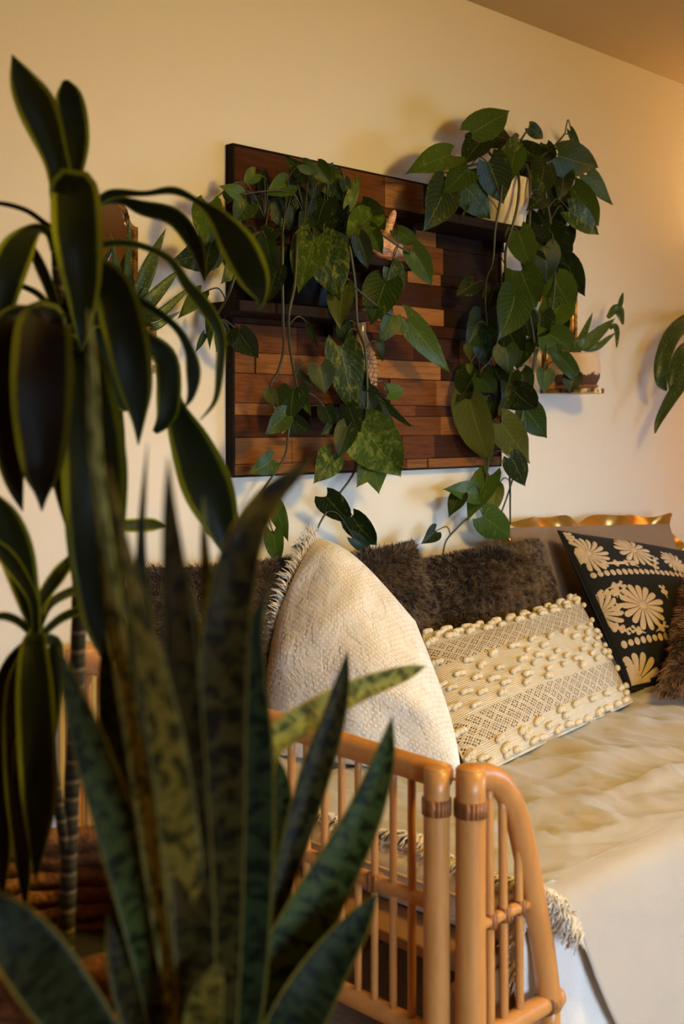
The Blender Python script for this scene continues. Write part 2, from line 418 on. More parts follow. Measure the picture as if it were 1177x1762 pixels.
struct(box('floor', X0-.1, X1+.1, Y0-.1, W+.1, -.05, 0, 'floor_wood'), 'warm brown wooden floor under the daybed', 'floor')
struct(box('ceiling', X0-.1, X1+.1, Y0-.1, W+.1, ZC, ZC+.05, 'ceiling_paint'), 'tan shaded flat ceiling above the cream wall', 'ceiling')
struct(box('baseboard_back', X0, X1, W-.015, W, 0, .09, 'trim_white'), 'pale baseboard at the foot of the cream wall', 'baseboard')
def window(name, lab, axis, c0, c1, z0, z1, p):
    e = empty(name, (p, (c0+c1)/2, z0) if axis == 'x' else ((c0+c1)/2, p, z0), lab, 'window'); e['kind'] = 'structure'
    def b(n, a0, a1, zz0, zz1, t, m):
        if axis == 'x': box(n, p-t, p+t, a0, a1, zz0, zz1, m, e)
        else: box(n, a0, a1, p-t, p+t, zz0, zz1, m, e)
    b('frame', c0, c0+.05, z0, z1, .03, 'trim_white'); b('frame', c1-.05, c1, z0, z1, .03, 'trim_white')
    b('frame', c0+.05, c1-.05, z0, z0+.05, .03, 'trim_white'); b('frame', c0+.05, c1-.05, z1-.05, z1, .03, 'trim_white')
    b('mullion', (c0+c1)/2-.02, (c0+c1)/2+.02, z0+.05, z1-.05, .02, 'trim_white')
    b('pane', c0+.05, (c0+c1)/2-.02, z0+.05, z1-.05, .004, 'window_glass'); b('pane', (c0+c1)/2+.02, c1-.05, z0+.05, z1-.05, .004, 'window_glass')
window('added_window_1', 'unseen white framed side window with two panes, added for daylight', 'x', -.9, .4, .6, 1.75, X1+.06)  # unseen, added to carry the daylight from the right
window('added_window_2', 'unseen white framed front window with two panes, added for fill daylight', 'y', -.2, 1.4, .55, 1.6, Y0-.06)  # unseen, added behind the camera to fill the bed front with daylight
tag(box('rug', .9, 4.0, -.6, 1.95, 0.0, .012, 'rug', b=.004), 'flat pale beige rug on the floor under the daybed', 'rug')

# ================================================================ MOSAIC PANEL
PX0, PX1, PF = 1.688, 2.662, 2.078
PZ = [1.126, 1.155, 1.216, 1.266, 1.294, 1.362, 1.41, 1.475, 1.506, 1.551, 1.613, 1.643, 1.715, 1.773, 1.796, 1.878]
pan = empty('wood_mosaic_panel', (PX0, W, PZ[0]), 'wall panel of mixed brown reclaimed wood planks hung on the cream wall', 'wall panel')
box('backing', PX0+.004, PX1-.004, PF+.008, W, PZ[0]+.003, PZ[-1]-.003, 'dark_wood', pan)
fr = .006
box('frame_edge', PX0, PX0+fr, PF-.004, W, PZ[0], PZ[-1], 'dark_wood', pan); box('frame_edge', PX1-fr, PX1, PF-.004, W, PZ[0], PZ[-1], 'dark_wood', pan)
box('frame_edge', PX0+fr, PX1-fr, PF-.004, W, PZ[-1]-.004, PZ[-1], 'dark_wood', pan); box('frame_edge', PX0+fr, PX1-fr, PF-.004, W, PZ[0], PZ[0]+.004, 'dark_wood', pan)
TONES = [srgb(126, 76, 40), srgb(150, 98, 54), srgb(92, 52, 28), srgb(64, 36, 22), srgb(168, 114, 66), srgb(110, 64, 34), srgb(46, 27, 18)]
# rows from the bottom: (end x in the photo, tone) for planks that show, the rest random
ROWS = {0: [(540, 1), (700, 5), (735, 1), (852, 1)], 1: [(500, 1), (600, 1), (690, 0), (746, 5), (852, 3)],
        2: [(470, 2), (560, 2), (640, 5), (757, 0), (800, 1), (852, 5)], 3: [(560, 4), (640, 6), (713, 0), (852, 2)],
        4: [(520, 0), (600, 5), (670, 2), (750, 0), (800, 1), (852, 6)], 5: [(440, 1), (600, 1), (757, 4), (852, 3)],
        6: [(512, 0), (570, 2), (640, 3), (712, 2), (790, 3), (852, 2)], 7: [(600, 3), (655, 5), (708, 1), (852, 3)],
        8: [(560, 3), (640, 5), (762, 4), (852, 6)], 9: [(500, 6), (640, 3), (760, 3), (852, 6)],  # darkest end planks below the pot ledge hold its shadow in their tone
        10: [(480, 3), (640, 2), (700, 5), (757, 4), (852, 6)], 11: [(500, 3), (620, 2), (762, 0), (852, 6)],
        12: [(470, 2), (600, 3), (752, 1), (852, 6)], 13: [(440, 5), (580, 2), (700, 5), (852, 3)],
        14: [(497, 2), (575, 0), (660, 0), (727, 4), (775, 2), (852, 3)]}
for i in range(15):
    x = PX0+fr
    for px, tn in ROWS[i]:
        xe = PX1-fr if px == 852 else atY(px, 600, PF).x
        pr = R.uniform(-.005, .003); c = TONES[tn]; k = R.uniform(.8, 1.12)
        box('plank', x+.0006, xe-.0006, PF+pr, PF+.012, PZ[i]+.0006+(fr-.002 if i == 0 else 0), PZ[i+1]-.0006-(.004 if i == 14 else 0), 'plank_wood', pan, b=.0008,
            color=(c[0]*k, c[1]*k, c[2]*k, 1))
        x = xe
# shelves on the panel
def shelf(px0, px1, yf, z0, z1, lab):
    a = atY(px0, 500, yf).x; b = atY(px1, 500, yf).x
    e = empty('wall_shelf', ((a+b)/2, PF, z0), lab, 'shelf', 'dark ledges on the wood panel')
    box('board', a, b, yf, PF-.004, z0, z1, 'dark_wood', e, b=.002)
    box('bracket', a+.02, a+.032, PF-.04, PF-.004, z0-.03, z0+.001, 'dark_wood', e, b=.001); box('bracket', b-.032, b-.02, PF-.04, PF-.004, z0-.03, z0+.001, 'dark_wood', e, b=.001)
    OBST.append((a, b, yf, PF, z0, z1)); return e, a, b
OBST = []
shelf(412, 632, 1.955, 1.487, 1.512, 'dark wooden ledge under the black trough planter')
shelf(622, 716, 1.945, 1.622, 1.640, 'short dark wooden ledge under the pink shell')
shelf(545, 672, 1.992, 1.263, 1.2875, 'short dark wooden ledge under the bumpy glass decanter')
shelf(757, 930, 1.93, 1.752, 1.775, 'dark wooden ledge under the off white plant pot')

# ================================================================ LEAF BUILDERS
HP = [(0, .50), (.06, .80), (.16, .97), (.28, 1.0), (.42, .92), (.56, .76), (.70, .53), (.83, .29), (.93, .1), (1, .008)]
# OBST: solid things on the panel that leaves hang in front of
def blocked(p, m=.002): return any(b[0]-m < p[0] < b[1]+m and b[2]-m < p[1] < b[3]+m and b[4]-m < p[2] < b[5]+m for b in OBST)
def heartg(B, T, hw, roll, fold, curl, ph, lobe=.2):
    B, T = V(B), V(T); L = (T-B).length; y = (T-B)/L
    z = (CAM-(B+T)*.5).normalized(); z = (z - y*z.dot(y)).normalized()
    z = Matrix.Rotation(roll, 3, y) @ z; x = y.cross(z)
    vs, uv, fs = [], [], []; NC = 7
    for t, wv in HP:
        for j in range(NC):
            s = (j-3)/3; a = abs(s)
            yy = t*L - lobe*L*(a**1.6)*(1-t)**3.2*(1.0 if t < .5 else .3)
            zz = fold*a**1.3*hw*wv + curl*L*4*(t-t*t) - curl*.5*L*a*a*wv*.6 + .02*L*math.sin(ph+t*7+s*2)*a
            vs.append(B + x*(s*hw*wv) + y*yy + z*zz); uv.append((s*.5+.5, t))
    for i in range(len(HP)-1):
        for j in range(NC-1):
            a = i*NC+j; fs.append((a, a+1, a+NC+1, a+NC))
    return vs, uv, fs
def ribbon(name, pts, mat, parent, color=None, roll=0.0, fold=.25, thick=.0012, n=5, nc=5, wav=0.0, face=None):
    """pts: (x, y, z, width, roll) in world metres"""
    P = cr([tuple(p[:4])+((p[4] if len(p) > 4 else roll),) for p in pts], n)
    N = len(P); vs, uv, fs = [], [], []
    lens = [0]
    for i in range(1, N): lens.append(lens[-1]+(V(P[i][:3])-V(P[i-1][:3])).length)
    Lt = max(lens[-1], 1e-6); ph = R.uniform(0, 6)
    for i in range(N):
        p = V(P[i][:3]); tg = V(P[min(i+1, N-1)][:3])-V(P[max(i-1, 0)][:3])
        tg = tg.normalized() if tg.length > 1e-9 else V((0, 0, 1))
        z = (face if face is not None else (CAM-p)).normalized(); z = z - tg*z.dot(tg)
        z = z.normalized() if z.length > 1e-4 else tg.orthogonal().normalized()
        rl = P[i][4]; z = Matrix.Rotation(rl, 3, tg) @ z; x = tg.cross(z)
        hw = max(P[i][3], .0006)*.5/max(math.cos(rl), .2)
        for side in (1, -1):
            for j in range(nc):
                s = (j-(nc-1)/2)/((nc-1)/2); a = abs(s)
                off = fold*a**1.5*hw + side*thick*.5*(1-a**3) + wav*hw*math.sin(ph+lens[i]*40)*a
                vs.append(p + x*(s*hw) + z*off); uv.append((s*.5+.5, lens[i]/Lt))
    M = nc*2
    for i in range(N-1):
        for j in range(nc-1):
            a = i*M+j; fs.append((a, a+1, a+M+1, a+M))
            a = i*M+nc+j; fs.append((a, a+M, a+M+1, a+1))
        for e in (0, nc-1):
            a = i*M+e; b = a+nc; fs.append((a, a+M, b+M, b) if e == 0 else (a, b, b+M, a+M))
    return mk(name, vs, fs, mat, parent, True, uv, color)
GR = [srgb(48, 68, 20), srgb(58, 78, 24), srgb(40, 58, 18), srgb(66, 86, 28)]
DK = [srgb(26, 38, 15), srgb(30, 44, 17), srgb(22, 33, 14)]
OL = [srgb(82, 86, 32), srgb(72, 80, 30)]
PL = [srgb(126, 136, 76)]
def pothos(plant, leaves, vines, crown, rv):
    samples = []
    for vn in vines:
        pts = cr([tuple(atY(x, y, Y)) for x, y, Y in vn], 5); samples += [V(p) for p in pts]
        r0 = .0042
        tube('stem', pts, [r0*(1-.45*i/len(pts)) for i in range(len(pts))], 'vine', plant, 7)
    samples += [V(c) for c in crown]
    for L in leaves:
        bx, by, tx, ty, wpx = L[:5]; kind = L[5] if len(L) > 5 else 'g'; Y = L[6] if len(L) > 6 else 1.985+R.uniform(-.035, .035)
        Yt = Y + R.uniform(-.012, .02)
        roll = math.radians(R.uniform(-28, 28))
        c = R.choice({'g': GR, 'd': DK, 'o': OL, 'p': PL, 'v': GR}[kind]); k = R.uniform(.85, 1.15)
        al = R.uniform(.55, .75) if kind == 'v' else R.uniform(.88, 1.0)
        fd, cu, ph = R.uniform(.05, .4), R.uniform(.02, .1), R.uniform(0, 6.28)
        for step in range(28):                      # hang in front of whatever stands on the panel
            B = atY(bx, by, Y-.006*step); T = atY(tx, ty, Yt-.006*step)
            hw = .5*wpx*depth((B+T)*.5)/F/math.cos(roll)*1.1
            vs, uv, fs = heartg(B, T, hw, roll, fd, cu, ph)
            if not any(blocked(p) for p in vs): break
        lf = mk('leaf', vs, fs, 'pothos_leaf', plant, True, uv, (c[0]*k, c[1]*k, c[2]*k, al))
        # petiole to the nearest stem
        q = min(samples, key=lambda s: (s-B).length + (0.15 if s.z < B.z-.02 and (s-B).length > .05 else 0))
        d = (q-B).length
        if d > .006:
            back = (B-T).normalized()
            m = (B+q)*.5 + V((0, -.25*d*.3, .18*d)) + back*.15*d
            for step in range(12):
                pts = cr([tuple(B+(T-B)*.06), tuple(m), tuple(q)], 5)
                if not any(blocked(p, .003) for p in pts[:-2]): break
                m.y -= .01
            tube('petiole', pts, .0016 if d < .1 else .0019, 'vine', lf, 5)

# ================================================================ POTHOS ON THE PANEL
a = atY(440, 500, 2.0); b = atY(606, 500, 2.0)
pt = empty('trough_planter', ((a.x+b.x)/2, 2.015, 1.512), 'glossy black trough planter on the dark ledge of the wood panel', 'planter')
cx, hx = (a.x+b.x)/2, (b.x-a.x)/2
lathe('pot', (cx, 2.015, 1.512), [(.86, 0), (.9, .004), (.97, .07), (1.0, .128), (1.0, .135), (.93, .135), (.9, .11)], 'black_glaze', pt, 40, hx, .054)
lathe('soil', (cx, 2.015, 1.512), [(.9, .1), (.9, .116), (.3, .121)], 'soil', pt, 30, hx, .054)
def obst_px(x0, x1, y0, y1, Y, dy):
    a, b = atY(x0, y1, Y), atY(x1, y0, Y); OBST.append((a.x, b.x, Y-dy, Y+dy, a.z, b.z))
OBST.append((cx-hx, cx+hx, 1.961, 2.069, 1.512, 1.647))            # trough
OBST.append((2.565-.077, 2.565+.077, 1.923, 2.077, 1.775, 1.909))  # white pot
obst_px(624, 702, 408, 446, 1.985, .028); obst_px(662, 682, 360, 412, 1.985, .016)   # shell
dq = atY(622, 690, 2.035); OBST.append((dq.x-.040, dq.x+.040, 1.995, 2.075, 1.2877, 1.47)); OBST.append((dq.x-.020, dq.x+.020, 2.015, 2.055, 1.47, 1.56))
P1 = empty('pothos_plant', (cx, 2.015, 1.628), 'variegated pothos trailing from the black trough over the wood panel', 'plant', 'trailing pothos')
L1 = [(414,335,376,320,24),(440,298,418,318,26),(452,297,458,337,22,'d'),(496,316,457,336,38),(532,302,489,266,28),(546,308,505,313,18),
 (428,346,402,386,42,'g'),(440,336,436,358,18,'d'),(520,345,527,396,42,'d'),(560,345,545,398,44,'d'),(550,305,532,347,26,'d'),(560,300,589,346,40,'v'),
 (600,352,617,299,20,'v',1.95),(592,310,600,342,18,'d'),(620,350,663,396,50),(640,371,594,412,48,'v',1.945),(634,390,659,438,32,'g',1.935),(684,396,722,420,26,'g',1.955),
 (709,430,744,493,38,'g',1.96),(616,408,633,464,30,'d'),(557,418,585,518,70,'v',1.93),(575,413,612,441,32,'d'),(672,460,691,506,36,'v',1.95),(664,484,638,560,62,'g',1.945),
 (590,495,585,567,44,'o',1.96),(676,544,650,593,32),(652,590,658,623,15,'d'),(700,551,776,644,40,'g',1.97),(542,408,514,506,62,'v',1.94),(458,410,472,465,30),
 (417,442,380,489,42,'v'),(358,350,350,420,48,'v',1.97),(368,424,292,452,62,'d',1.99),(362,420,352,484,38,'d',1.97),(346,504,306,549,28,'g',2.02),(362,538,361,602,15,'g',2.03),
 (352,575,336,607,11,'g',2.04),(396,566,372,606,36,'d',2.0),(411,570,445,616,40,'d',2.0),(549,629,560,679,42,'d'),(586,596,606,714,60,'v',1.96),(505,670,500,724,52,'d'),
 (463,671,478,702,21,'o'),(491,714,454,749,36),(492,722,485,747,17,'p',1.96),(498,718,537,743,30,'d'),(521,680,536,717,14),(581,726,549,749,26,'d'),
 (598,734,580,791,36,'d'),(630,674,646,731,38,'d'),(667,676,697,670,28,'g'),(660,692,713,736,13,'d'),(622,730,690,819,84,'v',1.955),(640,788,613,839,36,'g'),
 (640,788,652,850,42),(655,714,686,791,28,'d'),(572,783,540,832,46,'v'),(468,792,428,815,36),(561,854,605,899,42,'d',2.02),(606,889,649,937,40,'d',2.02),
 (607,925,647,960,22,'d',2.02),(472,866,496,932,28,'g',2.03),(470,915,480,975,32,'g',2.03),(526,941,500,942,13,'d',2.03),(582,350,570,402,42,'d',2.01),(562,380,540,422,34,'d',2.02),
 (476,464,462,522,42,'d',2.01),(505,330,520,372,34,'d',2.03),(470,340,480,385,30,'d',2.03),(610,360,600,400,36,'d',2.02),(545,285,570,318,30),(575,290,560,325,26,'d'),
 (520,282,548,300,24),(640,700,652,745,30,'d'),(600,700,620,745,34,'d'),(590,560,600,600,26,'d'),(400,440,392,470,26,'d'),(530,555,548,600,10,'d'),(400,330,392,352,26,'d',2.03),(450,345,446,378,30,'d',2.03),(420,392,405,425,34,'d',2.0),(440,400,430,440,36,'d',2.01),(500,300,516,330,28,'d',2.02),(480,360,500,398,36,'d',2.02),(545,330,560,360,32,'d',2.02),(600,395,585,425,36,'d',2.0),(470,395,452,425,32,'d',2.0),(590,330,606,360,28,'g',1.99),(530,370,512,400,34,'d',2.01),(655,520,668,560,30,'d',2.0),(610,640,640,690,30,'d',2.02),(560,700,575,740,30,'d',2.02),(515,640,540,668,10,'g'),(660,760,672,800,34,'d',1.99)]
Vn1 = [[(485,428,2.005),(485,402,1.985),(486,416,1.946),(486,470,1.940),(487,545,1.938),(488,600,1.97),(478,640,1.99),(466,662,2.0),(470,700,2.0),(480,730,2.0)],
 [(512,428,2.005),(511,402,1.985),(511,416,1.946),(507,490,1.940),(497,540,1.938),(498,590,1.97),(503,625,1.99),(511,668,2.0),(505,700,2.01),(496,745,2.01),(490,785,2.02),(460,832,2.03),(425,880,2.035),(405,905,2.035)],
 [(588,428,2.005),(592,402,1.985),(600,418,1.944),(611,490,1.938),(615,560,1.945),(628,602,1.975),(632,680,1.972),(627,722,1.975),(605,765,2.0),(611,808,2.02),(576,860,2.035),(555,892,2.035),(540,922,2.03)],
 [(452,428,2.005),(444,402,1.985),(430,418,1.945),(412,450,1.942),(396,500,1.945),(378,535,1.99),(366,548,2.01),(358,580,2.03)],
 [(592,428,2.005),(598,400,1.985),(620,392,1.945),(650,400,1.930),(680,420,1.928),(705,436,1.935)],
 [(560,428,2.005),(562,402,1.985),(572,418,1.944),(590,470,1.935),(640,520,1.94),(690,552,1.965)],
 [(470,428,2.01),(462,402,1.99),(440,402,1.96),(410,420,1.955),(372,425,1.985),(345,440,2.0)]]
crown1 = [atY(x, y, 2.01) for x in (455, 490, 525, 560, 590) for y in (418, 395, 375)]
pothos(P1, L1, Vn1, crown1, .004)
for x in (455, 490, 525, 560, 590):
    tube('stem', [atY(x, 430, 2.012), atY(x+R.uniform(-4, 4), 400, 2.008), atY(x+R.uniform(-10, 10), 345, 2.0)], [.003, .0025, .0015], 'vine', P1, 6)

# ================================================================ POTHOS IN THE WHITE POT
pc = V((2.565, 2.0, 1.775))
wp = empty('plant_pot', pc, 'off white tapered plant pot on the upper ledge', 'pot')
lathe('pot', pc, [(.062, 0), (.064, .003), (.073, .1), (.076, .132), (.072, .134), (.066, .115)], 'pot_white', wp, 36)
lathe('soil', pc, [(.067, .105), (.067, .118), (.02, .122)], 'soil', wp, 24)
P2 = empty('pothos_plant', pc+V((0, 0, .12)), 'long green pothos hanging from the off white pot past the panel edge', 'plant', 'trailing pothos')
L2 = [(812,229,877,191,52,'g',1.97),(828,230,886,246,38,'d'),(776,267,696,301,46,'g',1.97),(826,245,793,287,42,'d'),(806,290,759,338,46,'g',1.94),(762,300,735,322,34,'d'),
 (766,322,727,400,58,'d'),(797,318,843,377,52,'g',1.945),(840,278,867,352,54,'d',1.925),(886,262,879,316,42,'g',1.93),(891,243,861,259,28,'v',1.95),(911,219,934,239,22,'g'),
 (897,254,953,282,40,'d'),(940,248,956,277,22),(982,226,1001,270,13,'g'),(960,268,1029,288,58,'g',1.94),(1010,300,1054,353,28),(970,293,962,349,34,'d'),
 (984,322,1030,390,52),(978,362,1029,404,38,'v',1.95),(936,284,920,347,44,'d'),(946,324,966,402,52,'d'),(936,340,904,363,32,'d'),(892,398,916,464,46,'g',1.93),
 (944,390,977,457,58,'d',1.94),(976,390,983,430,26,'d'),(974,446,1007,510,40,'d'),(954,480,987,538,54,'g',1.95),(896,466,923,530,62,'g',1.925),(936,424,940,488,48,'d'),
 (886,508,857,586,60,'g',1.93),(966,523,924,577,52,'g',1.96),(816,488,784,511,32,'d',1.99),(869,598,876,644,42,'g',1.95),(930,538,925,598,48,'d'),(944,574,987,602,52,'g',1.95),
 (959,608,1003,664,28,'g',1.93),(986,643,980,678,32,'d',1.93),(938,638,934,677,29,'v',1.95),(829,650,853,678,32,'g'),(880,668,924,703,52,'d'),(876,680,855,722,19,'d'),
 (904,704,941,754,46,'g'),(808,688,846,802,58,'o',2.01),(862,728,912,798,52,'o'),(880,788,904,837,38,'d'),(823,850,761,842,36,'g',2.02),(792,852,772,891,28,'d',2.02),
 (842,818,804,898,42,'g',2.02),(852,838,846,890,30,'o',2.04),(830,888,879,925,50,'g',2.03),(749,914,724,936,26,'d',2.03),(804,596,812,622,13,'o'),(807,627,809,645,11,'o'),
 (830,550,800,602,52,'d',2.02),(822,638,790,692,54,'d',2.02),(905,470,930,520,44,'d',2.0),(870,560,900,615,48,'d',2.0),(905,585,890,640,44,'d',2.0),(850,630,870,672,36,'d',2.0),
 (920,300,930,340,34,'d',2.0),(905,372,925,420,40,'d',2.0),(940,360,955,395,36,'d',2.0),(850,500,835,540,30,'d',2.02),(955,545,960,590,40,'d',2.0),(895,640,905,690,40,'d',2.0),
 (868,262,850,292,30,'d',1.97),(900,285,915,315,32,'d',1.98),(805,352,790,380,6,'d'),(952,470,935,510,40,'d',1.99),(845,450,848,470,8,'d'),(915,440,925,480,40,'d',1.98),(880,640,862,690,34,'d',2.0),
 (958,540,950,575,36,'g',1.975),(825,585,838,630,34,'d',2.03),(845,690,838,735,34,'d',2.03),(900,540,912,580,40,'d',1.985)]
Vn2 = [[(872,294,1.985),(869,284,1.945),(864,312,1.912),(861,345,1.908),(852,395,1.912),(848,450,1.93),(837,480,1.96),(835,522,1.98),(838,560,2.0)],
 [(882,294,1.985),(888,284,1.945),(893,312,1.912),(892,340,1.908),(888,364,1.908),(880,395,1.912),(870,432,1.93),(868,500,1.97),(852,600,2.0),(826,640,2.01),(822,660,2.01),(826,692,2.01),(838,742,2.01),(842,762,2.01),(836,830,2.02),(822,872,2.03),(790,905,2.035),(768,930,2.035),(762,955,2.03)],
 [(898,294,1.985),(906,284,1.945),(912,312,1.912),(912,345,1.908),(911,395,1.912),(905,500,1.94),(920,602,1.97),(906,702,2.0),(900,752,2.01),(881,828,2.03),(864,878,2.04),(858,892,2.04)],
 [(925,600,1.98),(902,700,2.0),(879,790,2.02),(878,850,2.03),(878,902,2.03)],
 [(905,296,1.98),(930,300,1.95),(950,400,1.94),(955,480,1.95),(945,570,1.96),(935,640,1.965)],
 [(860,296,1.99),(840,280,1.98),(810,285,1.96),(785,290,1.97),(770,300,1.99)],
 [(900,296,1.99),(930,270,1.98),(955,250,1.97),(972,230,1.97)],
 [(880,296,1.99),(895,245,1.99),(911,220,1.98)], [(868,296,1.99),(830,250,2.0),(806,245,2.0),(802,232,1.99),(812,228,1.98)]]
crown2 = [atY(x, y, 1.985) for x in (850, 870, 890, 905) for y in (300, 285, 270)]
pothos(P2, L2, Vn2, crown2, .004)

# ================================================================ SHELL AND DECANTER
sb = atY(662, 440, 1.985); sb.z = 1.640
sh = empty('sea_shell', sb, 'pink and brown speckled sea shell on the short ledge', 'shell')
def loft(pts): return tubeg([V(p[:3]) for p in pts], [p[3] for p in pts], 18)
q = lambda x, y, Y=1.985: tuple(atY(x, y, Y))
g1 = loft(cr([q(622,405)+(.006,), q(634,417)+(.013,), q(652,424)+(.024,), q(672,426)+(.026,), q(690,434)+(.014,), q(701,441)+(.005,)], 5))
g2 = loft(cr([q(664,424)+(.024,), q(664,408)+(.014,), q(669,390)+(.0105,), q(675,374)+(.009,), q(678,365)+(.006,), q(679,362)+(.002,)], 5))
def flat_bottom(g): return [(v[0], v[1], max(v[2], 1.6402)) for v in g[0]], g[1]
mk('shell_body', *flat_bottom(g1), 'shell_pink', sh); mk('shell_horn', *flat_bottom(g2), 'shell_pink', sh)
lathe('rim', (sb.x+.01, 1.985, 1.6401), [(.040, 0), (.044, .002), (.040, .004)], 'shell_pink', sh, 24, 1.0, .6)
db = atY(622, 690, 2.035); db.z = 1.2877
dc = empty('glass_decanter', db, 'bumpy amber glass decanter with ball stopper on the low ledge', 'decanter')
lathe('bottle', db, [(.022, 0), (.026, .004), (.033, .05), (.0345, .1), (.030, .135), (.017, .165), (.012, .18), (.0105, .21), (.012, .232), (.018, .236), (.018, .240), (.010, .242)], 'amber_glass', dc, 28)
gs = []
for r in range(12):
    z = .012+r*.0108; rad = .028+.0065*math.sin(min(1, r/8)*math.pi*.6)
    if r > 9: rad -= .003*(r-9)
    for k in range(18):
        a = 2*math.pi*(k+.5*(r % 2))/18; gs.append(sphereg(db+V((rad*math.cos(a), rad*math.sin(a), z)), .0058, 7, 5))
tag(mk('hobnails', *join(*gs), 'amber_glass', dc), kind='stuff')
mk('stopper', *join(sphereg(db+V((0, 0, .256)), .0145, 16, 10), latheg(db+V((0, 0, .236)), [(.006, 0), (.007, .008)], 12)), 'amber_glass', dc)

# ================================================================ MIRROR SCONCES
def sconce(x0, x1, z0, z1, lab):
    cx = (x0+x1)/2; h = (x1-x0)/2
    e = empty('mirror_sconce', (cx, W, z0), lab, 'mirror')
    zs = z1-.055
    out = [(-h, z0), (h, z0), (h, zs)]
    for k in range(7):
        a = math.pi/2*k/6; out.append((h-.022*math.sin(a)-.0, zs+.022*(1-math.cos(a))))
    for k in range(11):
        a = math.pi*k/10; out.append(((h-.024)*math.cos(a), zs+.024+.03*math.sin(a)))
    for k in range(7):
        a = math.pi/2*(6-k)/6; out.append((-h+.022*math.sin(a), zs+.022*(1-math.cos(a))))
    out.append((-h, zs))
    n = len(out)
    cz = (z0+z1)/2
    def inset(s, i): x, z = out[i]; return x*(1-s/h), cz+(z-cz)*(1-s/((z1-z0)/2))
    vs, fs = [], []
    for yy, s in ((W, 0), (W-.016, .0), (W-.020, .004), (W-.016, .010), (W-.010, .011)):
        for i in range(n): x, z = inset(s, i); vs.append((cx+x, yy, z))
    for r in range(4):
        for i in range(n): j = (i+1) % n; fs.append((r*n+i, r*n+j, (r+1)*n+j, (r+1)*n+i))
    fixn(mk('frame', vs, fs, 'gilt', e, False))
    mk('mirror_glass', [(cx+inset(.0105, i)[0], W-.011, inset(.0105, i)[1]) for i in range(n)], [tuple(range(n))], 'mirror_glass', e, False)
    g = []
    for k in range(25):
        a = math.pi*k/24; g.append((cx+(h+.012)*math.cos(a), W-.004-.150*math.sin(a)))
    vs = [(x, y, z0-.004) for x, y in g]+[(x, y, z0+.010) for x, y in g]; m = len(g)
    fs = [tuple(range(m)), tuple(range(m, 2*m))]+[(i, (i+1) % m, m+(i+1) % m, m+i) for i in range(m)]
    fixn(mk('shelf_board', vs, fs, 'oak' if False else 'gilt', e, False))
    return e, cx
sconce(1.300, 1.440, 1.355, 1.716, 'small gilt mirror with a ledge behind the dracaena leaves')
sconce(2.885, 3.045, 1.340, 1.715, 'small gilt mirror with a ledge beside the hanging pothos')
# left: terracotta pot with spiky aloe
lc = V((1.385, 2.03, 1.365))
lp = empty('terracotta_pot', lc, 'small terracotta pot on the gilt mirror ledge behind the dracaena', 'pot')
lathe('pot', lc, [(.036, 0), (.038, .002), (.047, .06), (.052, .062), (.052, .078), (.046, .078), (.043, .065)], 'terracotta', lp, 28)
lathe('soil', lc, [(.043, .06), (.043, .066), (.01, .068)], 'soil', lp, 20)
al = empty('aloe_plant', lc+V((0, 0, .067)), 'spiky green aloe with speckled leaves behind the dracaena', 'plant')
def aloe(plant, root, tips, col, mat='aloe_leaf', thick=.005):
    for (tx, ty, w, Y, mx, my) in tips:
        T = atY(tx, ty, Y); M = atY(mx, my, Y); s = depth(M)/F
        ribbon('leaf', [tuple(root)+(w*s*.8,), tuple(root+V((0, 0, .034))+(M-root)*.10)+(w*s*.9,), tuple(root.lerp(M, .55)+V((0, 0, .012)))+(w*s,), tuple(M)+(w*s*.95,), tuple(M.lerp(T, .6))+(w*s*.55,), tuple(T)+(.0008,)], mat, plant, col, 0, .35, thick, 4)
aloe(al, lc+V((0, 0, .062)), [(285,394,24,2.0,250,470),(276,441,12,2.0,250,500),(308,464,26,1.99,262,514),(332,490,18,1.98,275,540),(310,536,14,1.97,268,562),(222,376,15,2.03,221,460),(190,400,16,2.03,205,480),(160,430,16,2.02,190,500),(210,520,20,1.96,212,540),(150,520,16,2.0,175,540)], srgb(62, 80, 36))
# right: worn pot with aloe
rc = V((2.918, 2.000, 1.350))
rp = empty('worn_pot', rc, 'worn pale and brown clay pot on the gilt mirror ledge', 'pot')
lathe('pot', rc, [(.050, 0), (.054, .002), (.068, .03), (.071, .060), (.068, .082), (.063, .092), (.066, .100), (.063, .102), (.058, .085)], 'pot_worn', rp, 36)
lathe('soil', rc, [(.058, .08), (.058, .088), (.01, .09)], 'soil', rp, 20)
lathe('saucer', rc-V((0, 0, .0)), [(.056, .0), (.062, .003), (.064, .009), (.058, .0095)], 'terracotta', rp, 30)
ra = empty('succulent_plant', rc+V((0, 0, .09)), 'sparse green succulent with curled leaf tips in the worn clay pot', 'plant')
aloe(ra, rc+V((-.008, 0, .085)), [(1020,538,14,2.0,1002,580),(1058,548,24,1.98,1018,583),(1060,572,13,1.98,1028,596),(1030,560,14,1.99,1012,590),(972,560,16,2.0,980,590)], srgb(64, 82, 36))
for pts, w0 in (([(1046,547),(1058,532),(1066,536),(1072,558)], 16), ([(1064,538),(1068,520),(1072,504)], 9), ([(1050,566),(1058,560),(1062,574),(1061,598)], 9)):
    ribbon('leaf', [tuple(atY(x, y, 1.98))+(w0*.0017*(.5 if i == 0 else 1 if i < len(pts)-1 else .25),) for i, (x, y) in enumerate(pts)], 'aloe_leaf', ra, srgb(56, 76, 32), 0, .3, .003, 4)
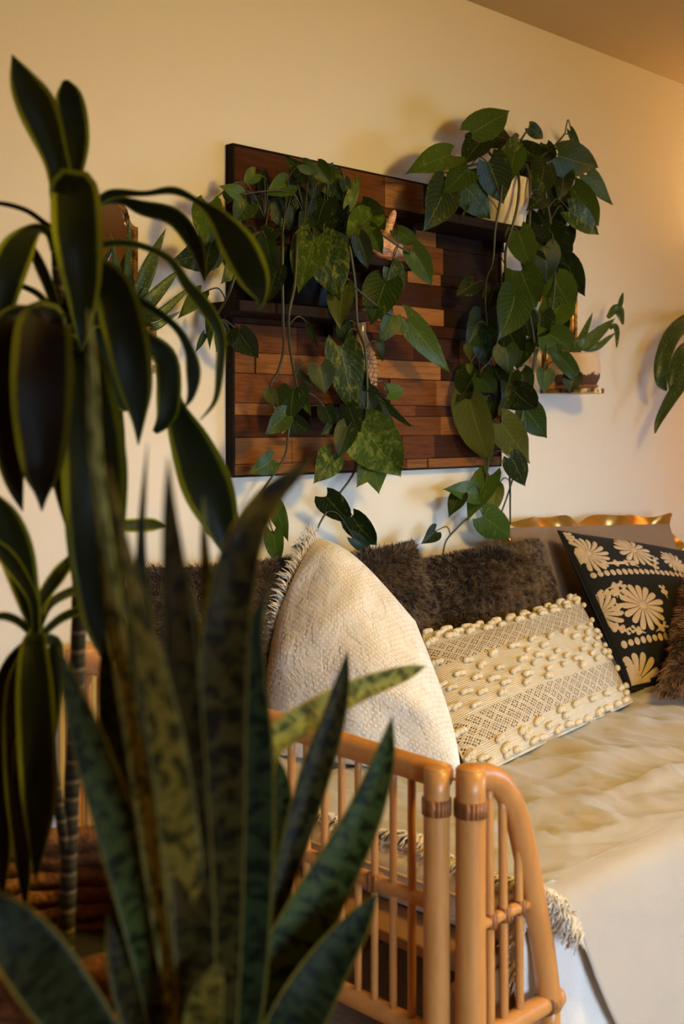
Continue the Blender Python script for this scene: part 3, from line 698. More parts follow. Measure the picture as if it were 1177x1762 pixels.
# plant at the right edge, in a wall planter out of frame
hc = V((3.93, 2.02, 1.50))
hp = empty('wall_planter', hc, 'small white wall planter at the lamp side of the wall', 'planter')
lathe('pot', hc, [(.03, 0), (.05, .01), (.07, .08), (.072, .12), (.068, .122), (.064, .1)], 'pot_white', hp, 30)
lathe('soil', hc, [(.063, .095), (.063, .104), (.01, .106)], 'soil', hp, 20)
hpl = empty('strap_leaf_plant', hc+V((0, 0, .105)), 'dark strap leaved plant arching from the wall planter near the lamp', 'plant')
for pts in ([(1215,545,16,2.0),(1190,548,24,1.98),(1158,575,28,1.97),(1140,620,26,1.97),(1138,655,20,1.97),(1147,672,3,1.98)], [(1215,560,14,2.0),(1200,610,20,1.98),(1176,652,24,1.97),(1152,690,20,1.97),(1133,725,12,1.975),(1127,746,2,1.98)],
            [(1215,560,14,2.0),(1195,590,22,1.99),(1172,610,24,1.98),(1158,650,18,1.98),(1156,690,2,1.98)], [(1225,560,14,2.0),(1240,540,20,1.99),(1265,580,20,1.98),(1270,640,2,1.98)], [(1222,560,14,2.01),(1225,500,24,2.0),(1240,450,18,2.0),(1260,420,2,2.0)]):
    r0 = tuple(hc+V((0, 0, .1)))+(.012,)
    ribbon('leaf', [r0, tuple(hc+V((-.004, -.006, .15)))+(.014,)]+[tuple(atY(x, y, Y))+(w*Y/1050,) for x, y, w, Y in pts], 'aloe_leaf', hpl, srgb(44, 64, 26), 0, .35, .002, 5)

# ================================================================ DAYBED
bed = empty('rattan_daybed', (1.26, 1.06, 0), 'honey coloured rattan daybed with spindled end panel', 'daybed')
EX, FY, BY = 1.262, 1.062, 2.045
ZT, ZM, ZB = .763, .572, .385
def pole(name, a, b, r, parent=bed, seg=12, nodes=0):
    a, b = V(a), V(b); n = max(2, int((b-a).length/.03)); pts, rr = [], []
    for i in range(n+1):
        pts.append(a.lerp(b, i/n)); rr.append(r*(1+.05*noise.noise(pts[-1]*9)))
    return tube(name, pts, rr, 'rattan', parent, seg)
for (x, y, z, r) in ((EX-.012, FY+.026, ZT+.004, .0185), (EX+.016, FY-.012, ZT+.006, .0215), (EX, BY, .80, .018), (3.47, BY, .80, .018), (3.47, FY, ZT, .02)):
    p = pole('post', (x, y, .012), (x, y, z), r, seg=16)
    mk('post_cap', *sphereg((x, y, z), r*.98, 14, 8, 1, 1, .35), 'rattan', p)
    for zz in (.705, .37):
        tube('binding', [(x, y, zz), (x, y, zz+.022)], r+.0025, 'rattan_wrap', p, 16)
pole('top_rail', (EX, FY+.02, ZT-.008), (EX, BY, ZT+.02), .0185, seg=16)
pole('middle_rail', (EX, FY+.02, ZM), (EX, BY, ZM), .011)
pole('bottom_rail', (EX, FY+.02, ZB), (EX, BY, ZB), .015)
n = 24
for i in range(1, n+1):
    y = FY+.045+(BY-FY-.06)*i/(n+1); dx = R.uniform(-.002, .002)
    pole('spindle', (EX+dx, y, ZB), (EX+dx, y, ZT-.004), .0058+R.uniform(-.0004, .0008), seg=8)
    if i % 3 == 0: tube('binding', [(EX+dx, y, ZM-.012), (EX+dx, y, ZM+.012)], .0125, 'rattan_wrap', bed, 8)
# curved front return
arc = [(1.275, ZT-.004), (1.31, ZT-.010), (1.345, ZT-.03), (1.378, ZT-.075), (1.402, ZT-.14), (1.425, ZT-.22), (1.447, ZT-.30), (1.464, ZB-.01)]
A = cr([(x, FY-.012, z) for x, z in arc], 5); tube('curved_arm', A, [.0185*(1+.04*noise.noise(V(p)*9)) for p in A], 'rattan', bed, 16)
pole('return_rail', (1.275, FY-.012, ZB), (1.478, FY-.012, ZB), .0155)
mk('return_rail_end', *sphereg((1.478, FY-.012, ZB), .0165, 12, 8), 'rattan', bed)
pole('return_middle_rail', (1.275, FY-.012, ZM-.025), (1.42, FY-.012, ZM-.025), .0085)
for x in (1.322, 1.353, 1.390):
    zt = min((p for p in A), key=lambda p: abs(p[0]-x))[2]
    pole('spindle', (x, FY-.012, ZB), (x-.004, FY-.012, zt), .0066, seg=8)
    tube('binding', [(x, FY-.012, ZM-.035), (x, FY-.012, ZM-.015)], .0105, 'rattan_wrap', bed, 8)
tube('binding', [(1.448, FY-.012, ZB), (1.466, FY-.012, ZB)], .0185, 'rattan_wrap', bed, 12)
pole('leg', (1.464, FY-.012, .012), (1.464, FY-.012, ZB), .016)
# back and far end
pole('top_rail', (EX, BY, .79), (3.47, BY, .79), .018, seg=14); pole('bottom_rail', (EX, BY, ZB), (3.47, BY, ZB), .015)
for i in range(1, 28):
    x = EX+(3.47-EX)*i/28; pole('spindle', (x, BY, ZB), (x, BY, .785), .0062, seg=6)
pole('top_rail', (3.47, FY, ZT), (3.47, BY, .79), .018); pole('bottom_rail', (3.47, FY, ZB), (3.47, BY, ZB), .015)
for i in range(1, 12): y = FY+(BY-FY)*i/12; pole('spindle', (3.47, y, ZB), (3.47, y, .765), .0062, seg=6)
box('side_rail', EX+.01, 3.46, FY+.03, FY+.055, .36, .44, 'oak', bed, b=.003); box('side_rail', EX+.01, 3.46, BY-.055, BY-.025, .36, .44, 'oak', bed, b=.003)
for i in range(14): x = 1.34+i*.155; box('slat', x, x+.09, FY+.035, BY-.04, .44, .458, 'oak', bed, b=.002)
# mattress
MX0, MX1, MY0, MY1, MZ0, MZ1 = 1.415, 3.435, 1.070, 2.02, .458, .536
def rbox(x0, x1, y0, y1, z0, z1, r, n=3):
    import bmesh
    bm = bmesh.new(); vs, fs = boxg(x0, x1, y0, y1, z0, z1)
    vv = [bm.verts.new(v) for v in vs]; [bm.faces.new([vv[i] for i in f]) for f in fs]
    bmesh.ops.recalc_face_normals(bm, faces=bm.faces)
    bmesh.ops.bevel(bm, geom=list(bm.edges)+list(bm.verts), offset=r, segments=n, affect='EDGES', profile=.5)
    bm.verts.ensure_lookup_table(); bm.verts.index_update(); out = [v.co.copy() for v in bm.verts], [tuple(v.index for v in f.verts) for f in bm.faces]; bm.free(); return out
mt = empty('mattress', (1.415, 1.06, .458), 'thin beige daybed mattress on rattan frame', 'mattress')
g = rbox(MX0, MX1, MY0, MY1, MZ0, MZ1, .025); mk('mattress_body', g[0], g[1], 'mattress_ticking', mt)
for z in (MZ0+.02, MZ1-.02):
    tube('piping', cr([(MX0-.002, MY0+.05, z), (MX0-.002, MY1-.05, z)], 8), .003, 'mattress_ticking', mt, 6)

def cloth(name, path, x0f, x1f, nu, mat, thick, wr, label, cat, sub=None):
    """path: list of (y, z) over the mattress profile; x0f/x1f(s) give the left and right edge"""
    P = cr(path, 16); N = len(P); lens = [0]
    for i in range(1, N): lens.append(lens[-1]+math.hypot(P[i][0]-P[i-1][0], P[i][1]-P[i-1][1]))
    vs, uv, fs = [], [], []
    for side in (1, 0):
        for i in range(N):
            s = lens[i]; tx = P[min(i+1, N-1)][0]-P[max(i-1, 0)][0]; tz = P[min(i+1, N-1)][1]-P[max(i-1, 0)][1]; l = math.hypot(tx, tz) or 1
            ny, nz = tz/l, -tx/l
            for j in range(nu+1):
                x = x0f(s)+(x1f(s)-x0f(s))*j/nu
                d = wr(x, s) - (0 if side else thick)
                vs.append((x, P[i][0]+ny*d, P[i][1]+nz*d)); uv.append((x, s))
    K = N*(nu+1)
    for i in range(N-1):
        for j in range(nu):
            a = i*(nu+1)+j; fs.append((a, a+1, a+nu+2, a+nu+1)); fs.append((K+a, K+a+nu+1, K+a+nu+2, K+a+1))
    for i in range(N-1):
        for j in (0, nu):
            a = i*(nu+1)+j; fs.append((a, a+nu+1, K+a+nu+1, K+a))
    for j in range(nu):
        for i in (0, N-1):
            a = i*(nu+1)+j; fs.append((a, a+1, K+a+1, K+a))
    o = fixn(mk(name, vs, fs, mat, None, True, uv, at=(vs[0])))
    return tag(o, label, cat), vs
def fringe(name, pts, dirs, mat, parent, length, rad, per=2, jit=.3):
    vs, fs = [], []
    for p, d in zip(pts, dirs):
        for k in range(per):
            p2 = V(p)+V((R.uniform(-1, 1), R.uniform(-1, 1), R.uniform(-1, 1)))*.003
            l = length*R.uniform(.7, 1.2); dd = (V(d).normalized()+V((R.uniform(-jit, jit), R.uniform(-jit, jit), R.uniform(-jit, jit)))).normalized()
            m = p2+dd*l*.55; e = m+(dd+V((R.uniform(-jit, jit), R.uniform(-jit, jit), -.4))).normalized()*l*.45
            g = tubeg([p2-dd*.004, p2+dd*l*.25, m, e], [rad, rad, rad*.9, rad*.5], 4); n0 = len(vs)
            vs += g[0]; fs += [tuple(i+n0 for i in f) for f in g[1]]
    return tag(mk(name, vs, fs, mat, parent), kind='stuff')
# white throw hanging under the blanket at the front corner, behind the rattan arm
def throw_wave(x, s):
    d = (.003*noise.noise(V((x*9, s*3, 1))) if s > .5 else 0)+(.006*math.sin(x*40) if s > .55 else 0)*max(0, s-.5)
    k = max(0, min(1, (1.535-x)/.035)); k = k*k*(3-2*k)
    f = max(0, min(1, (s-.41)/.03)); g_ = max(0, min(1, (s-.52)/.06))
    return d*(1-k*f) - k*(.019*f+.014*g_+.012*max(0, min(1, (s-.62)/.2)))
wsh, wv_ = cloth('white_throw', [(1.5, MZ1+.003), (1.10, MZ1+.003), (1.064, MZ1-.010), (1.052, MZ1-.04), (1.046, .40), (1.036, .26), (1.03, .09)],
    lambda s: 1.435+.02*math.sin(s*9), lambda s: 1.95, 40, 'sheet_white', .002, throw_wave,
    'white cotton throw hanging over the front edge by the rattan arm', 'throw')
ed = [v for v in wv_[:len(wv_)//2][::41]]
pe = [V(ed[int(k)]) for k in range(len(ed)) if ed[int(k)][1] < 1.075]
pp = []
for a, b in zip(pe, pe[1:]): pp += [a.lerp(b, k/3) for k in range(3)]
fringe('fringe', pp, [(-.85, -.05, -.55)]*len(pp), 'fringe_thread', wsh, .030, .0014, 3, .5)
# beige blanket
def bw(x, s):
    top = max(0, min(1, 1-(s-.80)/.14)); top = top*top*(3-2*top)*.9+.1*(s < 1.1)
    d = .006+.0035*noise.noise(V((x*5, s*7, 3)))
    r = noise.noise(V((x*2.6+s*2.6, s*5.5-x*3.2, 7.7))); d += top*.016*max(0, 1-abs(r)*4.5)**1.5
    r2 = noise.noise(V((x*4.5+s*6.0, s*15-x*9.0, 2.2))); d += top*.009*max(0, 1-abs(r2)*4.0)**1.5
    r3 = noise.noise(V((x*14+s*12, s*26-x*18, 4.2))); d += top*.004*max(0, 1-abs(r3)*3)
    if s > .95: d += .005*(1+math.sin(x*17+s*2))*min(1, (s-.95)*3)-.004*min(1, (s-.95)*8)
    return d
bl, bv = cloth('beige_blanket', [(1.99, MZ1+.002), (1.6, MZ1+.002), (1.14, MZ1+.006), (1.075, MZ1+.006), (1.046, MZ1-.004), (1.034, MZ1-.035), (1.026, .42), (1.015, .28), (1.0, .08)],
    lambda s: (1.462 if s < .93 else 1.462+(s-.93)*.56)+.006*math.sin(s*21), lambda s: 3.42, 220, 'blanket_beige', .002, bw,
    'beige velvety blanket spread over the mattress and down its front', 'blanket')
half = bv[:len(bv)//2]; ed = half[::221]
pe = [V(p) for p in ed if p[1] < 1.9 and p[2] > .47]; pp = []
for a, b in zip(pe, pe[1:]): pp += [a.lerp(b, k/4) for k in range(4)]
fringe('fringe', pp, [(-1, -.1, .0)]*len(pp), 'fringe_thread', bl, .035, .0016, 4, .5)

# ================================================================ PILLOWS
class Pillow:
    def __init__(s, bl, br, tr, tl, puff, pinch=.06, wr=.0, sag=0., seed=0, exp=.5, bow=(0, 0, 0, 0)):
        s.c = [V(bl), V(br), V(tr), V(tl)]; s.puff = puff; s.pinch = pinch; s.wr = wr; s.seed = seed; s.exp = exp; s.bow = bow
        n = ((s.c[1]-s.c[0]).cross(s.c[3]-s.c[0])).normalized() + ((s.c[2]-s.c[1]).cross(s.c[3]-s.c[2])).normalized(); n.normalize()
        mid = sum(s.c, V((0, 0, 0)))*.25
        if n.dot(CAM-mid) < 0: n = -n
        s.n = n; s.mid = mid
    def base(s, u, v):
        k = s.pinch
        bb, br, bt, bl = s.bow
        uu = .5+(u-.5)*(1-k*4*v*(1-v)) - 4*v*(1-v)*(bl*(1-u)-br*u)
        vv = .5+(v-.5)*(1-k*4*u*(1-u)) - 4*u*(1-u)*(bb*(1-v)-bt*v)
        a = s.c[0].lerp(s.c[1], uu) if 0 <= uu <= 1 else s.c[0]+(s.c[1]-s.c[0])*uu
        b = s.c[3]+(s.c[2]-s.c[3])*uu
        return a+(b-a)*vv
    def S(s, u, v, side=1, lift=0.0):
        p = s.base(u, v)
        e = max(0.0, (1-(2*u-1)**2)*(1-(2*v-1)**2))
        t = s.puff*(e**s.exp)
        if s.wr: t += s.wr*noise.noise(V((u*4+s.seed, v*4, s.seed*1.7)))*min(1, e*3)+s.wr*.6*max(0, 1-4*abs(noise.noise(V((u*2.2, v*3+s.seed, 5)))))*min(1, e*4)
        return p + s.n*(t*side+lift)
    def N(s, u, v):
        h = .01; a = s.S(min(1, u+h), v)-s.S(max(0, u-h), v); b = s.S(u, min(1, v+h))-s.S(u, max(0, v-h))
        n = a.cross(b)
        if n.length < 1e-9: return s.n
        n.normalize(); return n if n.dot(s.n) > 0 else -n
    def build(s, name, mat, parent, K=30):
        vs, uv, fs = [], [], []
        f = lambda i: .5-.5*math.cos(math.pi*i/K)
        for i in range(K+1):
            for j in range(K+1): vs.append(s.S(f(j), f(i), 1)); uv.append((f(j), f(i)))
        m = {}
        for i in range(K+1):
            for j in range(K+1):
                if i in (0, K) or j in (0, K): m[i, j] = i*(K+1)+j
                else: m[i, j] = len(vs); vs.append(s.S(f(j), f(i), -1)); uv.append((f(j), f(i)))
        for i in range(K):
            for j in range(K):
                a = i*(K+1)+j; fs.append((a, a+1, a+K+2, a+K+1)); fs.append((m[i, j], m[i+1, j], m[i+1, j+1], m[i, j+1]))
        return fixn(mk(name, vs, fs, mat, parent, True, uv))
    def edge(s, which, n):
        out = []
        for i in range(n+1):
            t = i/n; u, v = {'b': (t, 0), 't': (t, 1), 'l': (0, t), 'r': (1, t)}[which]
            out.append(s.base(u, v))
        return out
def seam(p, mat, parent, r=.003):
    pts = p.edge('b', 16)+p.edge('r', 16)[1:]+list(reversed(p.edge('t', 16)))[1:]+list(reversed(p.edge('l', 16)))[1:]
    return tube('piping', pts, r, mat, parent, 6)
def mkpillow(label, p, mat, name='pillow', group=None):
    e = empty(name, p.mid, label, 'pillow', group); body = p.build('cover', mat, e); return e, body
def fur(p, parent, n, length, mat, seed, back=.25):
    r = random.Random(seed); vs, uv, fs = [], [], []
    for k in range(n):
        u, v = r.random(), r.random(); side = -1 if r.random() < back else 1
        if side < 0 and .25 < u < .75 and v < .7: side = 1
        q = p.S(u, v, side); nn = p.N(u, v)
        if side < 0: nn = (nn - p.n*2*nn.dot(p.n))
        e = min(u, 1-u, v, 1-v)
        if e < .12:
            out = (q-p.base(.5, .5)).normalized(); nn = (nn*(e/.12)+out*(1-e/.12)).normalized()
        cl = V((noise.noise(q*75+V((seed, 0, 0))), noise.noise(q*75+V((0, seed, 5))), noise.noise(q*75+V((9, 0, seed)))))
        big = V((noise.noise(q*9), noise.noise(q*9+V((3, 3, 3))), 0))
        d = (nn*.9+cl*.7+big*.5+V((.1, -.1, -.3))+V((r.uniform(-.25, .25), r.uniform(-.25, .25), r.uniform(-.25, .25)))).normalized()
        if d.dot(nn) < .15: d = (d+nn*(.35-d.dot(nn))).normalized()
        l = length*r.uniform(.6, 1.15); sd = d.cross(nn); sd = sd.normalized() if sd.length > 1e-4 else d.orthogonal().normalized()
        ww = .0008; m = q+d*l*.55; t = m+(d+V((0, 0, -.35))).normalized()*l*.45; b = len(vs); q = q-nn*.002
        vs += [q-sd*ww, q+sd*ww, m+sd*ww*.8, m-sd*ww*.8, t]; c = r.random(); uv += [(c, 0), (c, 0), (c, .55), (c, .55), (c, 1)]
        fs += [(b, b+1, b+2, b+3), (b+3, b+2, b+4)]
    return tag(mk('fur', vs, fs, mat, parent, True, uv), kind='stuff')
GF = 'fluffy brown fur pillows'
# fur pillows against the back rail
f1 = Pillow((1.40, 1.940, .556), (1.78, 1.940, .556), (1.80, 2.005, .945), (1.40, 2.005, .955), .040, .04, .01, seed=3)
e, bd = mkpillow('dark brown fur pillow behind the white fringed pillow and snake plant', f1, 'fur_skin', 'fur_pillow', GF); fur(f1, e, 32000, .016, 'fur_brown', 1)
f2 = Pillow((1.84, 1.86, .55), (2.21, 1.86, .55), (2.215, 2.005, .955), (1.80, 1.99, .93), .07, .02, .01, seed=5)
e, bd = mkpillow('brown fur pillow between the white fringed pillow and its fur neighbour', f2, 'fur_skin', 'fur_pillow', GF); fur(f2, e, 32000, .016, 'fur_brown', 2)
f3 = Pillow((2.20, 1.812, .562), (2.66, 1.848, .566), (2.715, 1.990, .925), (2.235, 1.992, .905), .085, .01, .014, seed=8)
e, bd = mkpillow('plump brown fur pillow leaning behind the cream tufted pillow', f3, 'fur_skin', 'fur_pillow', GF); fur(f3, e, 60000, .016, 'fur_brown', 3)
# taupe sham with gold flange
tp = Pillow((2.665, 1.955, .592), (3.40, 1.88, .592), (3.415, 1.985, .925), (2.66, 2.05, .955), .042, .0, .012, seed=11)
e, bd = mkpillow('long taupe pillow with a gold satin ruffled edge against the wall', tp, 'taupe_linen', 'trimmed_pillow')
def flange(p, parent, w, segs):
    pts = []
    for wh in ('b', 'r', 't', 'l'):
        ee = p.edge(wh, segs); ee = ee if wh in ('b', 'r') else list(reversed(ee)); pts += ee[:-1]
    vs, fs, n = [], [], len(pts); c = p.mid
    up = (p.c[3]-p.c[0]).normalized(); rt_ = (p.c[1]-p.c[0]).normalized()
    for i, q in enumerate(pts):
        d = q-c; d = rt_*(d.dot(rt_)/.39)+up*(d.dot(up)/.19); d.normalize()
        k = i/n*2*math.pi
        for r in range(4):
            f = r/3; ww = w*(1+.25*noise.noise(V((i*.21, 1, 1))))
            off = p.n*(f*.02*math.sin(i*.55+2*noise.noise(V((i*.1, 0, 0))))) + UP*(.034*f*noise.noise(V((i*.13, 4, 4))))
            vs.append(q - d*.004 + d*ww*f + off)
    for i in range(n):
        j = (i+1) % n
        for r in range(3): fs.append((i*4+r, j*4+r, j*4+r+1, i*4+r+1))
    return mk('gold_trim', vs, fs, 'gold_satin', parent)
flange(tp, e, .034, 40)
# black embroidered pillow
bk = Pillow((2.66, 1.66, .562), (3.07, 1.52, .562), (3.20, 1.80, .865), (2.765, 1.955, .945), .07, .015, .0, seed=2)
e, bd = mkpillow('black pillow embroidered with beige daisies and leaf sprigs', bk, 'black_cloth', 'embroidered_pillow')
seam(bk, 'black_cloth', e, .0035)
def blob(p, pts, lift=.0016):
    """closed outline in (u, v) -> low dome on the pillow face"""
    n = len(pts); cu = sum(q[0] for q in pts)/n; cv = sum(q[1] for q in pts)/n
    ok = lambda u, v: (min(.985, max(.015, u)), min(.985, max(.015, v)))
    vs = [p.S(*ok(*q), 1, .0006) for q in pts]+[p.S(*ok(cu+(q[0]-cu)*.6, cv+(q[1]-cv)*.6), 1, .0006+lift) for q in pts]+[p.S(*ok(cu, cv), 1, .0006+lift)]
    fs = [(i, (i+1) % n, n+(i+1) % n, n+i) for i in range(n)]+[(n+i, n+(i+1) % n, 2*n) for i in range(n)]
    return vs, fs
def petal(cu, cv, ang, r0, r1, w, bend=0.0, asp=1.05):
    out = []; N = 7
    def at(r, off):
        a = ang+bend*(r-r0)/(r1-r0); return (cu+(r*math.cos(a)-off*math.sin(a)), cv+(r*math.sin(a)+off*math.cos(a))*asp)
    prof = [(0, .12), (.2, .4), (.45, .7), (.7, .95), (.88, .9), (.97, .55)]
    for t, k in prof: out.append(at(r0+(r1-r0)*t, w*k))
    out.append(at(r1, 0))
    for t, k in reversed(prof): out.append(at(r0+(r1-r0)*t, -w*k))
    return out
def flower(p, parent, cu, cv, r, n, bend=0, keep=lambda u, v: True):
    gs = []
    for k in range(n):
        a = 2*math.pi*k/n+.1; rr = r*R.uniform(.9, 1.06)
        if not keep(cu+rr*math.cos(a), cv+rr*math.sin(a)): rr *= .6
        gs.append(blob(p, petal(cu, cv, a, r*.12, rr, r*math.pi/n*.62, bend)))
    gs.append(blob(p, [(cu+r*.16*math.cos(a*.5236), cv+r*.16*math.sin(a*.5236)) for a in range(12)]))
    return fixn(mk('embroidered_flower', *join(*gs), 'embroidery', parent))
def sprig(p, parent, u0, v0, u1, v1, n, s=.045):
    gs = []; d = math.atan2(v1-v0, u1-u0); L = math.hypot(u1-u0, v1-v0)
    gs.append(blob(p, petal(u0, v0, d, 0, L, .011)))
    for k in range(n):
        t = (k+.6)/n; bu, bv = u0+(u1-u0)*t, v0+(v1-v0)*t
        for sg in (1, -1): gs.append(blob(p, petal(bu, bv, d+sg*.75, .005, s*(1.1-.3*t), s*.26, sg*-.25)))
    return fixn(mk('embroidered_sprig', *join(*gs), 'embroidery', parent))
def dots(p, parent, v, n, u0=.03, u1=.97):
    gs = []
    for k in range(n):
        u = u0+(u1-u0)*(k+.5)/n; a, b = (u1-u0)/n*.42, .022*R.uniform(.85, 1.1)
        gs.append(blob(p, [(u+a*math.cos(x*.6283), v+b*math.sin(x*.6283)) for x in range(10)]))
    return fixn(mk('embroidered_border', *join(*gs), 'embroidery', parent))
inn = lambda u, v: .01 < u < .99 and .01 < v < .99
def face_uv(p, x, y):
    best = None
    for i in range(0, 61):
        for j in range(0, 61):
            q = p.S(i/60, j/60)-CAM; d = q.dot(FW); px = CX+q.dot(RT)/d*F; py = HY-q.z/d*F
            e = (px-x)**2+(py-y)**2
            if best is None or e < best[0]: best = (e, i/60, j/60)
    return best[1], best[2]
for x, y, r, n, b in ((1010, 952, .125, 17, .25), (1088, 946, .13, 15, 0), (1160, 968, .10, 15, .3), (1108, 1043, .145, 15, 0), (1024, 1060, .125, 16, .35), (1100, 1172, .15, 15, .1), (968, 922, .06, 9, .2)):
    cu, cv = face_uv(bk, x, y); flower(bk, e, cu, cv, r, n, b, inn)
flower(bk, e, .84, .47, .13, 15, .2, inn); flower(bk, e, .80, .10, .13, 15, 0, inn)
for (x, y), n in (((1085, 984), 24), ((1090, 1102), 24)): dots(bk, e, face_uv(bk, x, y)[1], n)
for x0, y0, x1, y1, n in ((1022, 974, 1078, 968, 3), (1100, 976, 1082, 966, 2), (1128, 985, 1126, 958, 3), (1012, 1030, 1062, 1022, 4), (1064, 1028, 1060, 1010, 2), (1078, 1030, 1072, 1010, 2), (1066, 1058, 1060, 1045, 2),
                          (1030, 1087, 1082, 1085, 3), (1112, 1092, 1090, 1085, 2), (1076, 1140, 1096, 1160, 3), (1060, 1150, 1076, 1172, 2), (1150, 1030, 1140, 1010, 2), (1130, 1085, 1145, 1075, 2), (984, 985, 992, 965, 2), (1045, 1012, 1070, 1006, 2)):
    a_, b_ = face_uv(bk, x0, y0), face_uv(bk, x1, y1)
    if a_ != b_: sprig(bk, e, *a_, *b_, n, .04)
# russet fur at the right edge
f4 = Pillow((2.60, 1.54, .580), (2.95, 1.28, .580), (3.24, 1.43, .84), (2.95, 1.65, .84), .07, .0, .012, seed=21)
e, bd = mkpillow('long haired russet fur pillow in front of the embroidered pillow', f4, 'fur_skin', 'fur_pillow', GF); fur(f4, e, 30000, .026, 'fur_russet', 4)
# cream tufted lumbar
cp = Pillow((1.80, 1.475, .556), (2.575, 1.60, .556), (2.69, 1.845, .785), (2.03, 1.81, .768), .055, .015, .006, seed=4, bow=(0.0, .0, -.06, .035))
e, bd = mkpillow('cream lumbar pillow with rows of woolly tufts and diamond weave', cp, 'cream_weave', 'tufted_pillow')
seam(cp, 'wool_pompom', e, .003)
pm = None
def pompom(u, v, sc=1.0):
    global pm
    q = cp.S(min(max(u, .002), .998), min(max(v, .002), .998), 1, .006); nn = cp.N(min(max(u, .02), .98), min(max(v, .02), .98))
    t = (cp.S(min(u+.02, 1), v)-cp.S(max(u-.02, 0), v)).normalized(); b = nn.cross(t)
    if pm is None:
        gs = [sphereg((dx, R.uniform(-.002, .002), R.uniform(-.001, .001)), .0085, 9, 6, 1, 1, .9) for dx in (-.0125, -.004, .005, .0135)]
        o = mk('wool_tuft', *join(*gs), 'wool_pompom'); pm = o.data; o.parent = e
    else:
        o = bpy.data.objects.new('wool_tuft', pm); COL.objects.link(o); o.parent = e
    M = Matrix((t, b, nn)).transposed().to_4x4(); k = sc*R.uniform(.85, 1.12)
    M = M @ Matrix.Rotation(R.uniform(-.25, .25), 4, 'Z') @ Matrix.Diagonal((k*R.uniform(.75, 1.05), k, k, 1))
    M.translation = q-origin_of(e); o.matrix_local = M
for v, n, of, sc in ((.985, 11, 0, .95), (.945, 10, .5, .9), (.905, 11, 0, .9), (.665, 9, .0, .8), (.60, 9, .9, .8), (.535, 9, .1, .8), (.475, 9, 1.0, .8), (.415, 9, .1, .8), (.36, 8, .8, .8), (.105, 9, 0, .8), (.06, 9, .6, .85), (.012, 14, 0, .9)):
    for k in range(n):
        u = (k+.25+of*.5)/n
        if .01 < u < .99 and R.random() > .06: pompom(u+R.uniform(-.012, .012), v+R.uniform(-.008, .008), sc)
for k in range(6): pompom(.992, .12+k*.15, .85); pompom(.008, .1+k*.16, .85)
# white fringed pillow
wpw = Pillow((1.62, 1.87, .560), (1.785, 1.49, .555), (1.885, 1.70, .825), (1.80, 1.92, .995), .10, .0, .022, seed=14, exp=.62, bow=(0, .05, .075, .15))
e, bd = mkpillow('white woven pillow with fringed side standing on the mattress', wpw, 'white_weave', 'fringed_pillow')
pl = wpw.edge('l', 90); fringe('fringe', pl, [(p-wpw.base(.35, .5)).normalized()+V((-.4, -.3, .1)) for p in pl], 'fringe_thread', e, .035, .0016, 4, .45)

# ================================================================ DRACAENA IN BASKET
def dleaf(plant, pts, col, d=None, mat='dracaena_leaf', roll=0, fold=.2, thick=.0012, n=5, wav=.05, foot=None):
    out = []
    for p in pts:
        x, y, wd = p[:3]; dd = p[3] if len(p) > 3 else d
        out.append(tuple(atD(x, y, dd))+(wd*dd/F,)+((p[4],) if len(p) > 4 else (roll,)))
    if foot is not None:                            # runs on down into the soil
        q = V(out[-1][:3]); h = V((q.x-foot.x, q.y-foot.y, 0)); h = h*min(1, .06/max(h.length, 1e-4))
        out.append((foot.x+h.x, foot.y+h.y, foot.z, out[-1][3]*.8, roll))
    return ribbon('leaf', out, mat, plant, col, roll, fold, thick, n, 7, wav)
bench = empty('plant_bench', (.66, .93, 0), 'low oak bench under the dracaena and snake plant pots', 'bench')
box('seat_board', .36, .92, .52, 1.36, .375, .40, 'oak', bench, b=.004)
for x in (.40, .85):
    for y in (.56, 1.29): box('leg', x, x+.035, y, y+.035, 0, .376, 'oak', bench, b=.003)
def basket(c, r0, r1, h, lab, rim):
    e = empty('woven_basket', c, lab, 'basket')
    n = int(h/.021)
    lathe('liner', c, [(r0*.9, .0), (r0*.93, .004), (r0*.95, h*.5), (r0*.9, h*.55)], 'seagrass', e, 40)
    for i in range(n):
        t = (i+.5)/n; r = r0+(r1-r0)*math.sin(t*math.pi*.55)
        pts = [(c.x+r*math.cos(a*math.pi/32), c.y+r*math.sin(a*math.pi/32), c.z+h*t+.0045+.0025*math.sin(a*2.1+i)) for a in range(65)]
        tube('coil', pts, .0125 if i < n-1 else rim, 'seagrass', e, 8)
    return e
tr0 = atD(112, 1645, 1.27); bc = V((tr0.x, tr0.y, .40))
basket(bc, .15, .185, .345, 'coiled seagrass basket holding the dracaena', .016)
lathe_soil = lathe('potting_soil', V((bc.x, bc.y, .40)), [(.13, .215), (.158, .240), (.05, .252)], 'soil', None, 30, at=(bc.x, bc.y, .64))
tag(lathe_soil, 'dark potting soil inside the dracaena basket', 'soil')
DR = empty('dracaena_plant', (tr0.x, tr0.y, .648), 'tall dracaena with yellow edged strap leaves in the seagrass basket', 'plant')
T = [(111,1712,1.27,16),(112,1655,1.27,15),(122,1400,1.28,13.5),(133,1150,1.29,13),(136,980,1.29,12.5),(128,800,1.29,12),(112,600,1.28,11),(98,450,1.27,9.5),(98,350,1.27,9)]
tp_ = cr([tuple(atD(x, y, d))+(r*d/F,) for x, y, d, r in T], 8); tube('trunk', [p[:3] for p in tp_], [p[3]*(1+.04*math.sin(i*2.2)) for i, p in enumerate(tp_)], 'trunk', DR, 14)
T = [(118,1500,1.28,9),(88,1300,1.25,9),(66,1160,1.23,8.5),(62,1085,1.22,7)]
tp_ = cr([tuple(atD(x, y, d))+(r*d/F,) for x, y, d, r in T], 8); tube('side_stem', [p[:3] for p in tp_], [p[3] for p in tp_], 'trunk', DR, 12)
